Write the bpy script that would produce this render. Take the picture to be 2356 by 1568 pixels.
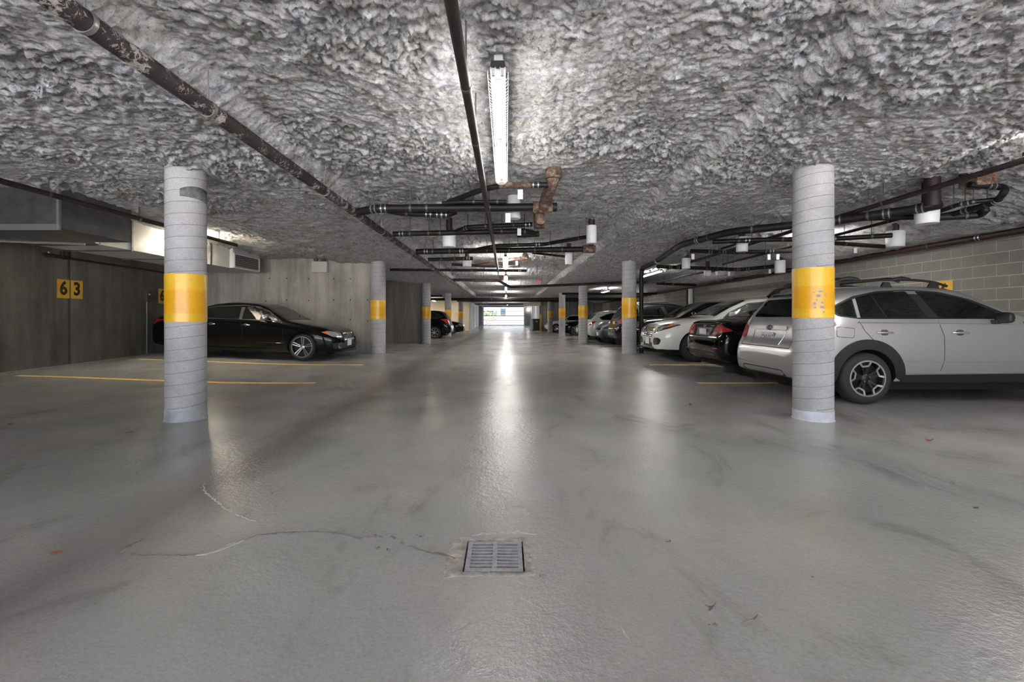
import bpy, bmesh, math, random
import numpy as np
from mathutils import Vector, Matrix
from mathutils.bvhtree import BVHTree

random.seed(7)
RNG = np.random.default_rng(11)
for o in list(bpy.data.objects):
    bpy.data.objects.remove(o)
scene = bpy.context.scene
COL = scene.collection
PI = math.pi

# ------------------------------------------------------------------ camera, world, sun, exposure
FPX, CX, HY, EYE = 1047.0, 1165.0, 730.0, 1.14
cam_d = bpy.data.cameras.new('camera')
cam_d.sensor_width = 36.0
cam_d.lens = FPX / 2356.0 * 36.0
cam_d.shift_x = (1178.0 - CX) / 2356.0
cam_d.shift_y = -(784.0 - HY) / 2356.0
cam_d.clip_start = 0.05
cam_d.clip_end = 400
cam = bpy.data.objects.new('camera', cam_d)
cam.location = (0, 0, EYE)
cam.rotation_euler = (PI / 2, 0, 0)
COL.objects.link(cam)
scene.camera = cam

world = bpy.data.worlds.new('world')
scene.world = world
world.use_nodes = True
bg = world.node_tree.nodes['Background']
bg.inputs[0].default_value = (0.74, 0.86, 1.0, 1)
bg.inputs[1].default_value = 2.2

sun_d = bpy.data.lights.new('sun', 'SUN')
sun_d.energy = 36.0
sun_d.angle = math.radians(1.0)
sun_d.color = (1.0, 0.95, 0.88)
sun = bpy.data.objects.new('sun', sun_d)
sun.rotation_euler = (math.radians(42), math.radians(12), math.radians(25))
sun.location = (0, 60, 20)
COL.objects.link(sun)

vs = scene.view_settings
vs.view_transform = 'Standard'
vs.look = 'None'
vs.gamma = 1.0
vs.use_curve_mapping = False
vs.exposure = 1.17
scene.cycles.max_bounces = 10
scene.cycles.diffuse_bounces = 8
scene.cycles.glossy_bounces = 4
scene.cycles.sample_clamp_indirect = 8.0
TUBE_POWER = 52.0

# ------------------------------------------------------------------ numpy noise
_perm = RNG.permutation(4096)
def _hash(ix, iy, s):
    return _perm[(_perm[(_perm[(ix + s * 131) & 4095] + iy) & 4095] + s) & 4095]
def perlin(x, y, s=0):
    x0 = np.floor(x).astype(int); y0 = np.floor(y).astype(int)
    fx = x - x0; fy = y - y0
    u = fx * fx * fx * (fx * (fx * 6 - 15) + 10); v = fy * fy * fy * (fy * (fy * 6 - 15) + 10)
    def g(ix, iy, dx, dy):
        a = _hash(ix, iy, s) * (2 * PI / 4096.0)
        return np.cos(a) * dx + np.sin(a) * dy
    n00 = g(x0, y0, fx, fy); n10 = g(x0 + 1, y0, fx - 1, fy)
    n01 = g(x0, y0 + 1, fx, fy - 1); n11 = g(x0 + 1, y0 + 1, fx - 1, fy - 1)
    return ((n00 * (1 - u) + n10 * u) * (1 - v) + (n01 * (1 - u) + n11 * u) * v) * 1.5
def fbm(x, y, sc, octv=4, s=0):
    r = 0; a = 1.0; t = 0
    for i in range(octv):
        r = r + a * perlin(x * sc * 2 ** i, y * sc * 2 ** i, s + i * 7); t += a; a *= 0.5
    return r / t

def sstep(a, b, x):
    t = np.clip((np.asarray(x, float) - a) / (b - a), 0, 1)
    return t * t * (3 - 2 * t)

def pchip(xs, ys, x):
    xs = np.asarray(xs, float); ys = np.asarray(ys, float); x = np.clip(np.asarray(x, float), xs[0], xs[-1])
    h = np.diff(xs); d = np.diff(ys) / h
    m = np.zeros(len(xs)); m[0] = d[0]; m[-1] = d[-1]
    for i in range(1, len(xs) - 1):
        if d[i - 1] * d[i] > 0:
            w1 = 2 * h[i] + h[i - 1]; w2 = h[i] + 2 * h[i - 1]
            m[i] = (w1 + w2) / (w1 / d[i - 1] + w2 / d[i])
    k = np.clip(np.searchsorted(xs, x, 'right') - 1, 0, len(xs) - 2)
    t = (x - xs[k]) / h[k]
    return ((2 * t ** 3 - 3 * t ** 2 + 1) * ys[k] + (t ** 3 - 2 * t ** 2 + t) * h[k] * m[k]
            + (-2 * t ** 3 + 3 * t ** 2) * ys[k + 1] + (t ** 3 - t ** 2) * h[k] * m[k + 1])

# ------------------------------------------------------------------ heights of floor and ceiling
FY = [-12, 5.1, 7.7, 10.3, 12.8, 16.5, 20.5, 28, 40, 53.5, 57]
FZ = [0, 0.0, 0.03, 0.07, 0.14, 0.09, -0.03, -0.01, -0.03, 0.20, 0.24]
def floor_z(x, y):
    z = pchip(FY, FZ, y)
    return z + 0.13 * sstep(4.0, 9.0, -np.asarray(x, float)) * (1 - sstep(16, 22, y))
def fz(x, y):
    return float(floor_z(np.array([x]), np.array([y]))[0])
def ceil_z(x, y):
    x = np.asarray(x, float); y = np.asarray(y, float)
    low = pchip([-12, 4, 8, 12.8, 21, 28, 40, 54], [2.80, 2.80, 2.76, 2.70, 2.69, 2.66, 2.55, 2.5], y)
    strip = sstep(-5.1, -4.7, x) * (1 - sstep(-2.28, -2.10, x)) + sstep(2.02, 2.20, x) * (1 - sstep(4.55, 4.95, x))
    return low + 0.13 * (1 - strip) - 0.30 * sstep(6.7, 7.8, x)
def cz(x, y):
    return float(ceil_z(np.array([x]), np.array([y]))[0])

def W(px, py, z):
    """world point seen at a pixel of the photograph, on the level z"""
    d = (z - EYE) * FPX / (HY - py)
    return Vector(((px - CX) * d / FPX, d, z))
def WD(px, py, d):
    return Vector(((px - CX) * d / FPX, d, EYE + (HY - py) * d / FPX))

# ------------------------------------------------------------------ materials
MATS = {}
def new_mat(name):
    m = bpy.data.materials.new(name); m.use_nodes = True
    MATS[name] = m
    return m, m.node_tree.nodes, m.node_tree.links, m.node_tree.nodes['Principled BSDF']

def ramp(nt, src, stops):
    r = nt.nodes.new('ShaderNodeValToRGB')
    els = r.color_ramp.elements
    while len(els) < len(stops):
        els.new(0.5)
    for e, (p, c) in zip(els, stops):
        e.position = p
        e.color = c if len(c) == 4 else (*c, 1)
    nt.links.new(src, r.inputs[0])
    return r.outputs[0]
def noise(nt, scale, detail=4, rough=0.55, vec=None, dist=0.0):
    n = nt.nodes.new('ShaderNodeTexNoise')
    n.inputs['Scale'].default_value = scale; n.inputs['Detail'].default_value = detail
    n.inputs['Roughness'].default_value = rough; n.inputs['Distortion'].default_value = dist
    if vec is not None:
        nt.links.new(vec, n.inputs['Vector'])
    return n.outputs['Fac']
def coords(nt, scale=(1, 1, 1), kind='Object'):
    t = nt.nodes.new('ShaderNodeTexCoord')
    m = nt.nodes.new('ShaderNodeMapping'); m.inputs['Scale'].default_value = scale
    nt.links.new(t.outputs[kind], m.inputs[0])
    return m.outputs[0]
def math_n(nt, op, a, b=None, c=None, clamp=False):
    n = nt.nodes.new('ShaderNodeMath'); n.operation = op; n.use_clamp = clamp
    for i, v in enumerate((a, b, c)):
        if v is None:
            continue
        if isinstance(v, (int, float)):
            n.inputs[i].default_value = v
        else:
            nt.links.new(v, n.inputs[i])
    return n.outputs[0]
def mixc(nt, fac, a, b, mode='MIX'):
    n = nt.nodes.new('ShaderNodeMix'); n.data_type = 'RGBA'; n.blend_type = mode
    for s, v in ((n.inputs[0], fac), (n.inputs[6], a), (n.inputs[7], b)):
        if isinstance(v, (int, float)):
            s.default_value = v
        elif isinstance(v, tuple):
            s.default_value = v if len(v) == 4 else (*v, 1)
        else:
            nt.links.new(v, s)
    return n.outputs[2]
def bump(nt, bsdf, h, strength=0.3, dist=0.01, prev=None):
    b = nt.nodes.new('ShaderNodeBump'); b.inputs['Strength'].default_value = strength; b.inputs['Distance'].default_value = dist
    nt.links.new(h, b.inputs['Height'])
    if prev is not None:
        nt.links.new(prev, b.inputs['Normal'])
    nt.links.new(b.outputs[0], bsdf.inputs['Normal'])
    return b.outputs[0]

def simple(name, col, rough=0.5, metal=0.0, coat=0.0, var=0.0, vscale=8.0, bmp=0.0, bscale=60.0, spec=0.5):
    m, N, Lk, b = new_mat(name); nt = m.node_tree
    b.inputs['Roughness'].default_value = rough; b.inputs['Metallic'].default_value = metal
    b.inputs['Coat Weight'].default_value = coat; b.inputs['Coat Roughness'].default_value = 0.04
    b.inputs['Specular IOR Level'].default_value = spec
    v = coords(nt)
    if var > 0:
        f = noise(nt, vscale, 5, 0.6, v)
        lo = tuple(c * (1 - var) for c in col); hi = tuple(min(1, c * (1 + var)) for c in col)
        Lk.new(ramp(nt, f, [(0.3, lo), (0.7, hi)]), b.inputs['Base Color'])
    else:
        b.inputs['Base Color'].default_value = (*col, 1)
    if bmp > 0:
        bump(nt, b, noise(nt, bscale, 4, 0.6, v), bmp, 0.004)
    return m

# sprayed fibre ceiling
m, N, Lk, b = new_mat('spray_fibre'); nt = m.node_tree
v = coords(nt)
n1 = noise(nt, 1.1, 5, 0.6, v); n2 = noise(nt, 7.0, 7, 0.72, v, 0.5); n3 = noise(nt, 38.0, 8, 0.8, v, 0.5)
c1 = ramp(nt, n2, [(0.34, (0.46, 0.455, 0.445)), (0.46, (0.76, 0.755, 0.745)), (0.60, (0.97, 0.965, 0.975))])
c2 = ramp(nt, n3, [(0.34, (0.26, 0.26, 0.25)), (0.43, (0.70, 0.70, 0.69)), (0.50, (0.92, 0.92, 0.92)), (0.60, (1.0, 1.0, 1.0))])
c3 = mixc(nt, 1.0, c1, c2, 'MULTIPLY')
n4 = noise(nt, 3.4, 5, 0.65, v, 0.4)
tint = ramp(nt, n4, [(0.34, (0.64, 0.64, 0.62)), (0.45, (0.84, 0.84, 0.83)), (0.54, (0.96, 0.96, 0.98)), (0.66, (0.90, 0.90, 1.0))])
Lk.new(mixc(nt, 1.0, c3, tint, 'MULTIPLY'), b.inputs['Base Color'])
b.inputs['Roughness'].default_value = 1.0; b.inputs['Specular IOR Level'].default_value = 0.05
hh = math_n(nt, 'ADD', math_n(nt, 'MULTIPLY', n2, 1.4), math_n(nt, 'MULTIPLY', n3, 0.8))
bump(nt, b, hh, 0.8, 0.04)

# coated concrete floor
m, N, Lk, b = new_mat('coated_floor'); nt = m.node_tree
v = coords(nt)
big = noise(nt, 0.42, 3, 0.5, v, 0.3); mid = noise(nt, 1.3, 3, 0.5, v, 0.2); grime = noise(nt, 0.9, 7, 0.68, coords(nt, (1.6, 0.8, 1)), 0.7); fine = noise(nt, 70, 3, 0.6, v); peel = noise(nt, 24, 4, 0.6, v)
col = ramp(nt, big, [(0.30, (0.34, 0.35, 0.343)), (0.47, (0.40, 0.40, 0.39)), (0.56, (0.42, 0.397, 0.39)), (0.70, (0.405, 0.405, 0.43))])
col = mixc(nt, 1.0, col, ramp(nt, mid, [(0.25, (0.86, 0.86, 0.86)), (0.75, (1.0, 1.0, 1.0))]), 'MULTIPLY')
col = mixc(nt, 1.0, col, ramp(nt, grime, [(0.30, (0.62, 0.615, 0.60)), (0.43, (0.93, 0.93, 0.93)), (0.60, (1.0, 1.0, 1.0))]), 'MULTIPLY')
# darker, slightly rougher strip with a wavering edge running along the aisle
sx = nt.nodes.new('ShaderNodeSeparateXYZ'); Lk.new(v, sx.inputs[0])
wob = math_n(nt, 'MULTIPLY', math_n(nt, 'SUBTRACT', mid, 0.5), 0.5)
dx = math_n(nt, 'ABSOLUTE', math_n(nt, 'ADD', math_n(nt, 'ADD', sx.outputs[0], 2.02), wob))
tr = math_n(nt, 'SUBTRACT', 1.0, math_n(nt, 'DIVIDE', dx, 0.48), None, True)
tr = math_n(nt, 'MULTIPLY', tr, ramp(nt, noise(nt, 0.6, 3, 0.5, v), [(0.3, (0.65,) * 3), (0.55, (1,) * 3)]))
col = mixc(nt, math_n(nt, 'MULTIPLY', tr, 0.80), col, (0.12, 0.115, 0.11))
col = mixc(nt, 1.0, col, ramp(nt, fine, [(0.25, (0.88,) * 3), (0.6, (1.03,) * 3)]), 'MULTIPLY')
Lk.new(col, b.inputs['Base Color'])
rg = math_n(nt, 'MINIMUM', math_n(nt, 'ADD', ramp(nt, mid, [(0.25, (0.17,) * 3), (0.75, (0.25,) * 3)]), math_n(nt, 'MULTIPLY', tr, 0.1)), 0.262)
Lk.new(rg, b.inputs['Roughness'])
b.inputs['Specular IOR Level'].default_value = 0.5
hb = math_n(nt, 'ADD', math_n(nt, 'MULTIPLY', peel, 0.55), math_n(nt, 'MULTIPLY', mid, 0.9))
hb = math_n(nt, 'ADD', hb, math_n(nt, 'MULTIPLY', fine, 0.22))
bump(nt, b, hb, 0.65, 0.012)

def concrete(name, c, var=0.3, streak=True):
    m, N, Lk, b = new_mat(name); nt = m.node_tree
    v = coords(nt); vs_ = coords(nt, (2.6, 2.6, 0.22))
    a = noise(nt, 0.9, 6, 0.6, v); s = noise(nt, 1.6, 6, 0.65, vs_)
    f = noise(nt, 45, 4, 0.6, v)
    lo = tuple(x * (1 - var) for x in c); hi = tuple(x * (1 + var) for x in c)
    cc = ramp(nt, a, [(0.3, lo), (0.7, hi)])
    if streak:
        cc = mixc(nt, 1.0, cc, ramp(nt, s, [(0.3, (0.62, 0.62, 0.60)), (0.55, (1, 1, 1)), (0.72, (1.25, 1.24, 1.2))]), 'MULTIPLY')
    cc = mixc(nt, 1.0, cc, ramp(nt, f, [(0.3, (0.86,) * 3), (0.65, (1.06,) * 3)]), 'MULTIPLY')
    Lk.new(cc, b.inputs['Base Color']); b.inputs['Roughness'].default_value = 0.85
    b.inputs['Specular IOR Level'].default_value = 0.25
    bump(nt, b, math_n(nt, 'ADD', f, math_n(nt, 'MULTIPLY', s, 1.2)), 0.25, 0.006)
    return m
concrete('wall_concrete', (0.135, 0.125, 0.108))
concrete('wall_concrete_pale', (0.38, 0.36, 0.325))
concrete('wall_far', (0.30, 0.295, 0.285), 0.15)
concrete('white_render', (0.74, 0.75, 0.79), 0.05, False)
concrete('wall_sand', (0.50, 0.46, 0.37), 0.08, False)
concrete('wall_dim', (0.27, 0.255, 0.23), 0.2)
concrete('cmu_block', (0.225, 0.212, 0.19), 0.16, False)
concrete('cmu_mortar', (0.46, 0.44, 0.40), 0.1, False)
concrete('column_concrete', (0.42, 0.415, 0.425), 0.30, False)
simple('column_base_paint', (0.36, 0.365, 0.39), 0.35, var=0.2, vscale=10)
simple('column_base_pale', (0.58, 0.59, 0.64), 0.35, var=0.15, vscale=10)
simple('column_seam', (0.16, 0.155, 0.15), 0.8)
simple('column_smear', (0.17, 0.17, 0.17), 0.7, var=0.4, vscale=20)
# yellow paint in three coats by height
m, N, Lk, b = new_mat('yellow_paint'); nt = m.node_tree
v = coords(nt); sx = nt.nodes.new('ShaderNodeSeparateXYZ'); Lk.new(v, sx.inputs[0])
hz = math_n(nt, 'ADD', math_n(nt, 'DIVIDE', sx.outputs[2], 0.55), math_n(nt, 'MULTIPLY', math_n(nt, 'SUBTRACT', noise(nt, 5, 2, 0.5, v), 0.5), 0.08))
cy = ramp(nt, hz, [(0.0, (0.78, 0.45, 0.025)), (0.17, (0.78, 0.45, 0.025)), (0.19, (0.74, 0.36, 0.008)), (0.62, (0.75, 0.37, 0.008)), (0.66, (0.80, 0.47, 0.03))])
Lk.new(mixc(nt, 1.0, cy, ramp(nt, noise(nt, 30, 4, 0.6, v), [(0.3, (0.92,) * 3), (0.6, (1.03,) * 3)]), 'MULTIPLY'), b.inputs['Base Color'])
b.inputs['Roughness'].default_value = 0.28
simple('line_paint', (0.82, 0.50, 0.10), 0.5, var=0.2, vscale=9)
simple('sign_yellow', (0.72, 0.40, 0.03), 0.6, var=0.12, vscale=12)
simple('sign_black', (0.03, 0.022, 0.012), 0.6)
simple('scribble', (0.34, 0.30, 0.36), 0.6, var=0.3, vscale=60)
# pipes
simple('cast_iron', (0.012, 0.011, 0.011), 0.5, var=0.4, vscale=25, bmp=0.15, spec=0.3)
simple('steel_pipe', (0.028, 0.020, 0.019), 0.5, var=0.35, vscale=20, bmp=0.1, spec=0.3)
simple('red_pipe', (0.036, 0.017, 0.016), 0.5, var=0.4, vscale=14, spec=0.35)
m, N, Lk, b = new_mat('speckled_pipe'); nt = m.node_tree
v = coords(nt)
f = math_n(nt, 'ADD', math_n(nt, 'MULTIPLY', noise(nt, 30, 6, 0.75, v, 1.2), 0.6), math_n(nt, 'MULTIPLY', noise(nt, 6.0, 3, 0.5, v), 0.5))
msk = ramp(nt, f, [(0.575, (0,) * 3), (0.61, (1,) * 3)])
Lk.new(mixc(nt, msk, (0.035, 0.026, 0.026), (0.45, 0.42, 0.40)), b.inputs['Base Color'])
b.inputs['Roughness'].default_value = 0.6; bump(nt, b, msk, 0.6, 0.006)
m, N, Lk, b = new_mat('rusty_iron'); nt = m.node_tree
v = coords(nt); f = noise(nt, 14, 6, 0.7, v, 0.5)
Lk.new(ramp(nt, f, [(0.30, (0.035, 0.022, 0.02)), (0.46, (0.085, 0.045, 0.034)), (0.58, (0.21, 0.15, 0.105)), (0.74, (0.40, 0.35, 0.28))]), b.inputs['Base Color'])
b.inputs['Roughness'].default_value = 0.85; bump(nt, b, f, 0.6, 0.01)
simple('galvanised', (0.24, 0.245, 0.25), 0.35, metal=0.9, var=0.25, vscale=5, bmp=0.05)
simple('duct_paint', (0.70, 0.70, 0.67), 0.45, metal=0.1, var=0.08, vscale=3)
simple('steel_band', (0.42, 0.42, 0.41), 0.35, metal=0.8)
simple('hanger_iron', (0.10, 0.095, 0.09), 0.5, metal=0.4)
simple('white_plastic', (0.78, 0.78, 0.80), 0.45, var=0.05)
simple('tag_paper', (0.80, 0.80, 0.80), 0.7)
simple('brass', (0.55, 0.42, 0.16), 0.4, metal=0.7)
simple('valve_red', (0.62, 0.06, 0.04), 0.4)
simple('lamp_white', (0.50, 0.49, 0.45), 0.4)
simple('lamp_wire', (0.15, 0.145, 0.125), 0.4)
simple('lamp_enamel', (0.02, 0.02, 0.019), 0.6, spec=0.2)
simple('socket_grey', (0.35, 0.35, 0.36), 0.5)
simple('rod', (0.05, 0.05, 0.05), 0.5)
def emit(name, col, s):
    m, N, Lk, b = new_mat(name)
    b.inputs['Base Color'].default_value = (*col, 1)
    b.inputs['Emission Color'].default_value = (*col, 1); b.inputs['Emission Strength'].default_value = s
    return m
emit('tube_glow', (1.0, 0.965, 0.92), TUBE_POWER)
emit('tube_warm', (1.0, 0.88, 0.68), TUBE_POWER * 4.0)
emit('tube_soft', (1.0, 0.965, 0.92), TUBE_POWER * 0.62)
emit('tube_bright', (1.0, 0.965, 0.92), TUBE_POWER * 1.35)
emit('globe_glow', (1.0, 0.93, 0.8), 14.0)
# cars
def paint(name, col, metal=0.0, rough=0.3, flake=0.0, coat=1.0, spec=0.5):
    m, N, Lk, b = new_mat(name); nt = m.node_tree
    b.inputs['Base Color'].default_value = (*col, 1); b.inputs['Metallic'].default_value = metal; b.inputs['Roughness'].default_value = rough
    b.inputs['Coat Weight'].default_value = coat; b.inputs['Coat Roughness'].default_value = 0.03; b.inputs['Specular IOR Level'].default_value = spec
    if flake:
        v = coords(nt); f = noise(nt, 900, 1, 0.5, v)
        Lk.new(ramp(nt, f, [(0.3, tuple(c * (1 - flake) for c in col)), (0.7, tuple(min(1, c * (1 + flake)) for c in col))]), b.inputs['Base Color'])
    return m
paint('paint_silver', (0.55, 0.55, 0.56), 0.75, 0.34, 0.25)
paint('paint_black', (0.004, 0.004, 0.004), 0.0, 0.08, 0.0, 0.25, 0.18)
paint('paint_white', (0.80, 0.79, 0.75), 0.0, 0.3)
paint('paint_dark_grey', (0.085, 0.085, 0.088), 0.4, 0.35)
paint('paint_dark_blue', (0.008, 0.022, 0.028), 0.2, 0.3, 0.0, 0.4, 0.3)
paint('paint_pearl', (0.60, 0.59, 0.57), 0.1, 0.3)
simple('car_glass', (0.006, 0.008, 0.0075), 0.03, spec=0.45)
simple('black_trim', (0.016, 0.016, 0.017), 0.45)
simple('black_gloss', (0.006, 0.006, 0.006), 0.12, coat=0.8)
simple('wheel_well', (0.006, 0.006, 0.006), 0.9)
simple('tyre_rubber', (0.022, 0.022, 0.023), 0.75, bmp=0.1)
simple('rim_silver', (0.62, 0.62, 0.64), 0.22, metal=0.9)
simple('rim_dark', (0.018, 0.018, 0.02), 0.35, metal=0.3)
simple('chrome', (0.80, 0.80, 0.80), 0.08, metal=1.0)
simple('lamp_clear', (0.62, 0.66, 0.70), 0.08, metal=0.6, coat=1.0)
simple('lamp_dark', (0.05, 0.055, 0.06), 0.08, metal=0.3, coat=1.0)
simple('lamp_red', (0.38, 0.012, 0.018), 0.12, coat=1.0)
simple('lamp_orange', (0.85, 0.22, 0.03), 0.2, coat=1.0)
simple('plate_white', (0.74, 0.75, 0.77), 0.45)
simple('plate_ink', (0.08, 0.09, 0.14), 0.5)
simple('seam_dark', (0.02, 0.02, 0.02), 0.7)
# misc
simple('iron_grate', (0.30, 0.30, 0.325), 0.5, metal=0.2, var=0.25, vscale=30, bmp=0.2)
simple('pit_dark', (0.008, 0.008, 0.008), 0.9)
simple('broken_mortar', (0.34, 0.31, 0.29), 0.8, var=0.45, vscale=18, bmp=0.6, bscale=50)
simple('crack_dirt', (0.16, 0.145, 0.135), 0.85, var=0.5, vscale=30)
simple('crack_ridge', (0.40, 0.39, 0.38), 0.3, var=0.25, vscale=40, bmp=0.4)
simple('leaf_rust', (0.28, 0.09, 0.035), 0.7, var=0.3, vscale=40)
simple('leaf_brown', (0.10, 0.075, 0.05), 0.8, var=0.3, vscale=40)
simple('box_grey', (0.06, 0.06, 0.06), 0.6)
simple('bin_black', (0.012, 0.014, 0.014), 0.5)
simple('bin_blue', (0.25, 0.27, 0.36), 0.5)
simple('door_grey', (0.40, 0.41, 0.44), 0.5)
simple('gate_metal', (0.40, 0.41, 0.43), 0.4, metal=0.3)
simple('soffit_cream', (0.55, 0.52, 0.44), 0.7)
simple('tarmac', (0.05, 0.05, 0.053), 0.9, var=0.1)
simple('pale_paving', (0.66, 0.66, 0.69), 0.9, var=0.1)
simple('stone_grey', (0.10, 0.09, 0.075), 0.9, var=0.3, vscale=6)
simple('leaf_green', (0.05, 0.085, 0.035), 0.7, var=0.4, vscale=20)
simple('house_white', (0.085, 0.09, 0.10), 0.8)
simple('door_blue', (0.002, 0.016, 0.03), 0.5)
simple('brick_red', (0.045, 0.015, 0.011), 0.8)

# ------------------------------------------------------------------ mesh helpers
def mesh_obj(name, verts, faces, mat, parent=None, smooth=None, loc=None):
    me = bpy.data.meshes.new(name)
    me.from_pydata([tuple(v) for v in verts], [], [tuple(f) for f in faces])
    me.update()
    return link(name, me, mat, parent, smooth, loc)
def link(name, me, mat, parent=None, smooth=None, loc=None):
    if mat is not None:
        me.materials.append(MATS[mat] if isinstance(mat, str) else mat)
    if smooth is not None:
        me.polygons.foreach_set('use_smooth', [True] * len(me.polygons))
        if smooth < 180:
            me.set_sharp_from_angle(angle=math.radians(smooth))
    o = bpy.data.objects.new(name, me); COL.objects.link(o)
    if parent is not None:
        o.parent = parent
    if loc is not None:
        o.location = loc
    return o
def thing(name, label, cat, loc=(0, 0, 0), rotz=0.0, group=None):
    o = bpy.data.objects.new(name, None); o.empty_display_size = 0.1
    COL.objects.link(o); o.location = loc; o.rotation_euler = (0, 0, rotz)
    return tag(o, label, cat, group)
def tag(o, label, cat, group=None):
    o['label'] = label; o['category'] = cat
    if group:
        o['group'] = group
    return o
def struct(o, label=None):
    o['kind'] = 'structure'
    if label:
        o['label'] = label
    return o

class MB:
    def __init__(s):
        s.v = []; s.f = []
    def add(s, v, f):
        n = len(s.v); s.v += [Vector(p) for p in v]; s.f += [tuple(i + n for i in q) for q in f]
        return s
    def box(s, lo, hi):
        x0, y0, z0 = lo; x1, y1, z1 = hi
        return s.add([(x0, y0, z0), (x1, y0, z0), (x1, y1, z0), (x0, y1, z0), (x0, y0, z1), (x1, y0, z1), (x1, y1, z1), (x0, y1, z1)],
                     [(0, 3, 2, 1), (4, 5, 6, 7), (0, 1, 5, 4), (1, 2, 6, 5), (2, 3, 7, 6), (3, 0, 4, 7)])
    def bbox(s, lo, hi, bv=0.01):
        """box with chamfered edges"""
        bm = bmesh.new()
        c = [(a + b_) / 2 for a, b_ in zip(lo, hi)]
        bmesh.ops.create_cube(bm, size=1, matrix=Matrix.Translation(c) @ Matrix.Diagonal((hi[0] - lo[0], hi[1] - lo[1], hi[2] - lo[2], 1)))
        bmesh.ops.bevel(bm, geom=bm.edges[:], offset=bv, segments=2, affect='EDGES', profile=0.5)
        bm.verts.index_update()
        s.add([v.co for v in bm.verts], [[q.index for q in f.verts] for f in bm.faces]); bm.free()
        return s
    def tube(s, pts, r, n=10, cap=True):
        pts = [Vector(p) for p in pts]
        rings = []
        up = None
        for i, p in enumerate(pts):
            a = pts[max(0, i - 1)]; b_ = pts[min(len(pts) - 1, i + 1)]
            t = (b_ - a).normalized()
            if up is None:
                up = Vector((0, 0, 1)) if abs(t.z) < 0.9 else Vector((1, 0, 0))
            u = (up - t * up.dot(t)).normalized(); w = t.cross(u); up = u
            rr = r[i] if isinstance(r, (list, tuple)) else r
            rings.append([p + (u * math.cos(2 * PI * k / n) + w * math.sin(2 * PI * k / n)) * rr for k in range(n)])
        base = len(s.v)
        for g in rings:
            s.v += g
        for i in range(len(rings) - 1):
            for k in range(n):
                a0 = base + i * n + k; a1 = base + i * n + (k + 1) % n
                s.f.append((a0, a0 + n, a1 + n, a1))
        if cap:
            s.f.append(tuple(base + k for k in range(n)))
            s.f.append(tuple(base + (len(rings) - 1) * n + k for k in reversed(range(n))))
        return s
    def lathe(s, prof, n=24, origin=(0, 0, 0), axis='Z', close=False):
        base = len(s.v); ox, oy, oz = origin
        for r, h in prof:
            for k in range(n):
                a = 2 * PI * k / n; c, d = math.cos(a) * r, math.sin(a) * r
                s.v.append(Vector((ox + c, oy + d, oz + h)) if axis == 'Z' else Vector((ox + c, oy + h, oz + d)) if axis == 'Y' else Vector((ox + h, oy + c, oz + d)))
        m_ = len(prof)
        for i in range(m_ if close else m_ - 1):
            j = (i + 1) % m_
            for k in range(n):
                k1 = (k + 1) % n
                q = (base + i * n + k, base + i * n + k1, base + j * n + k1, base + j * n + k)
                s.f.append(q if axis == 'Z' else q[::-1])
        return s
    def disc(s, c, r, axis='Z', n=20, d=1):
        base = len(s.v)
        for k in range(n):
            a = 2 * PI * k / n; p, q = math.cos(a) * r, math.sin(a) * r
            s.v.append(Vector((c[0] + p, c[1] + q, c[2])) if axis == 'Z' else Vector((c[0] + p, c[1], c[2] + q)))
        f = tuple(range(base, base + n)); s.f.append(f if d > 0 else f[::-1])
        return s
    def prism(s, poly, lo, hi, axis='Y'):
        """2-D polygon (counter-clockwise) stretched along an axis; poly in the two other axes in order"""
        n = len(poly); base = len(s.v)
        for h in (lo, hi):
            for a, c in poly:
                s.v.append(Vector((a, h, c)) if axis == 'Y' else Vector((h, a, c)) if axis == 'X' else Vector((a, c, h)))
        s.f.append(tuple(base + i for i in range(n))); s.f.append(tuple(base + n + i for i in reversed(range(n))))
        for i in range(n):
            j = (i + 1) % n
            s.f.append((base + i, base + n + i, base + n + j, base + j))
        return s
    def build(s, name, mat, parent=None, smooth=None, loc=None):
        return mesh_obj(name, s.v, s.f, mat, parent, smooth, loc)

def fillet(pts, rad, n=6):
    pts = [Vector(p) for p in pts]
    if len(pts) < 3:
        return pts
    out = [pts[0]]
    for i in range(1, len(pts) - 1):
        a = pts[i - 1] - pts[i]; b_ = pts[i + 1] - pts[i]
        r = min(rad, a.length * 0.45, b_.length * 0.45)
        p0 = pts[i] + a.normalized() * r; p1 = pts[i] + b_.normalized() * r
        for k in range(n + 1):
            t = k / n
            out.append(p0 * (1 - t) ** 2 + pts[i] * 2 * t * (1 - t) + p1 * t * t)
    out.append(pts[-1])
    return out

def text_mesh(body, size, extr=0.002, bold=0.0):
    cu = bpy.data.curves.new('lettering', 'FONT')
    cu.body = body; cu.size = size; cu.extrude = extr; cu.offset = bold; cu.align_x = 'CENTER'; cu.align_y = 'CENTER'; cu.resolution_u = 4
    o = bpy.data.objects.new('lettering', cu); COL.objects.link(o)
    dg = bpy.context.evaluated_depsgraph_get()
    me = bpy.data.meshes.new_from_object(o.evaluated_get(dg))
    bpy.data.objects.remove(o); bpy.data.curves.remove(cu)
    return me
def lettering(body, size, mat, parent, mtx, extr=0.002, bold=0.0, squeeze=1.0):
    me = text_mesh(body, size, extr, bold)
    me.transform(mtx @ Matrix.Diagonal((squeeze, 1, 1, 1)))
    me.materials.clear()
    return link('lettering', me, mat, parent)

# ================================================================== THE SETTING
X0, X1 = -9.0, 8.4          # inner faces of the side walls
DR = (-0.190, 0.076, 2.045, 2.318)   # drain opening
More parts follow.
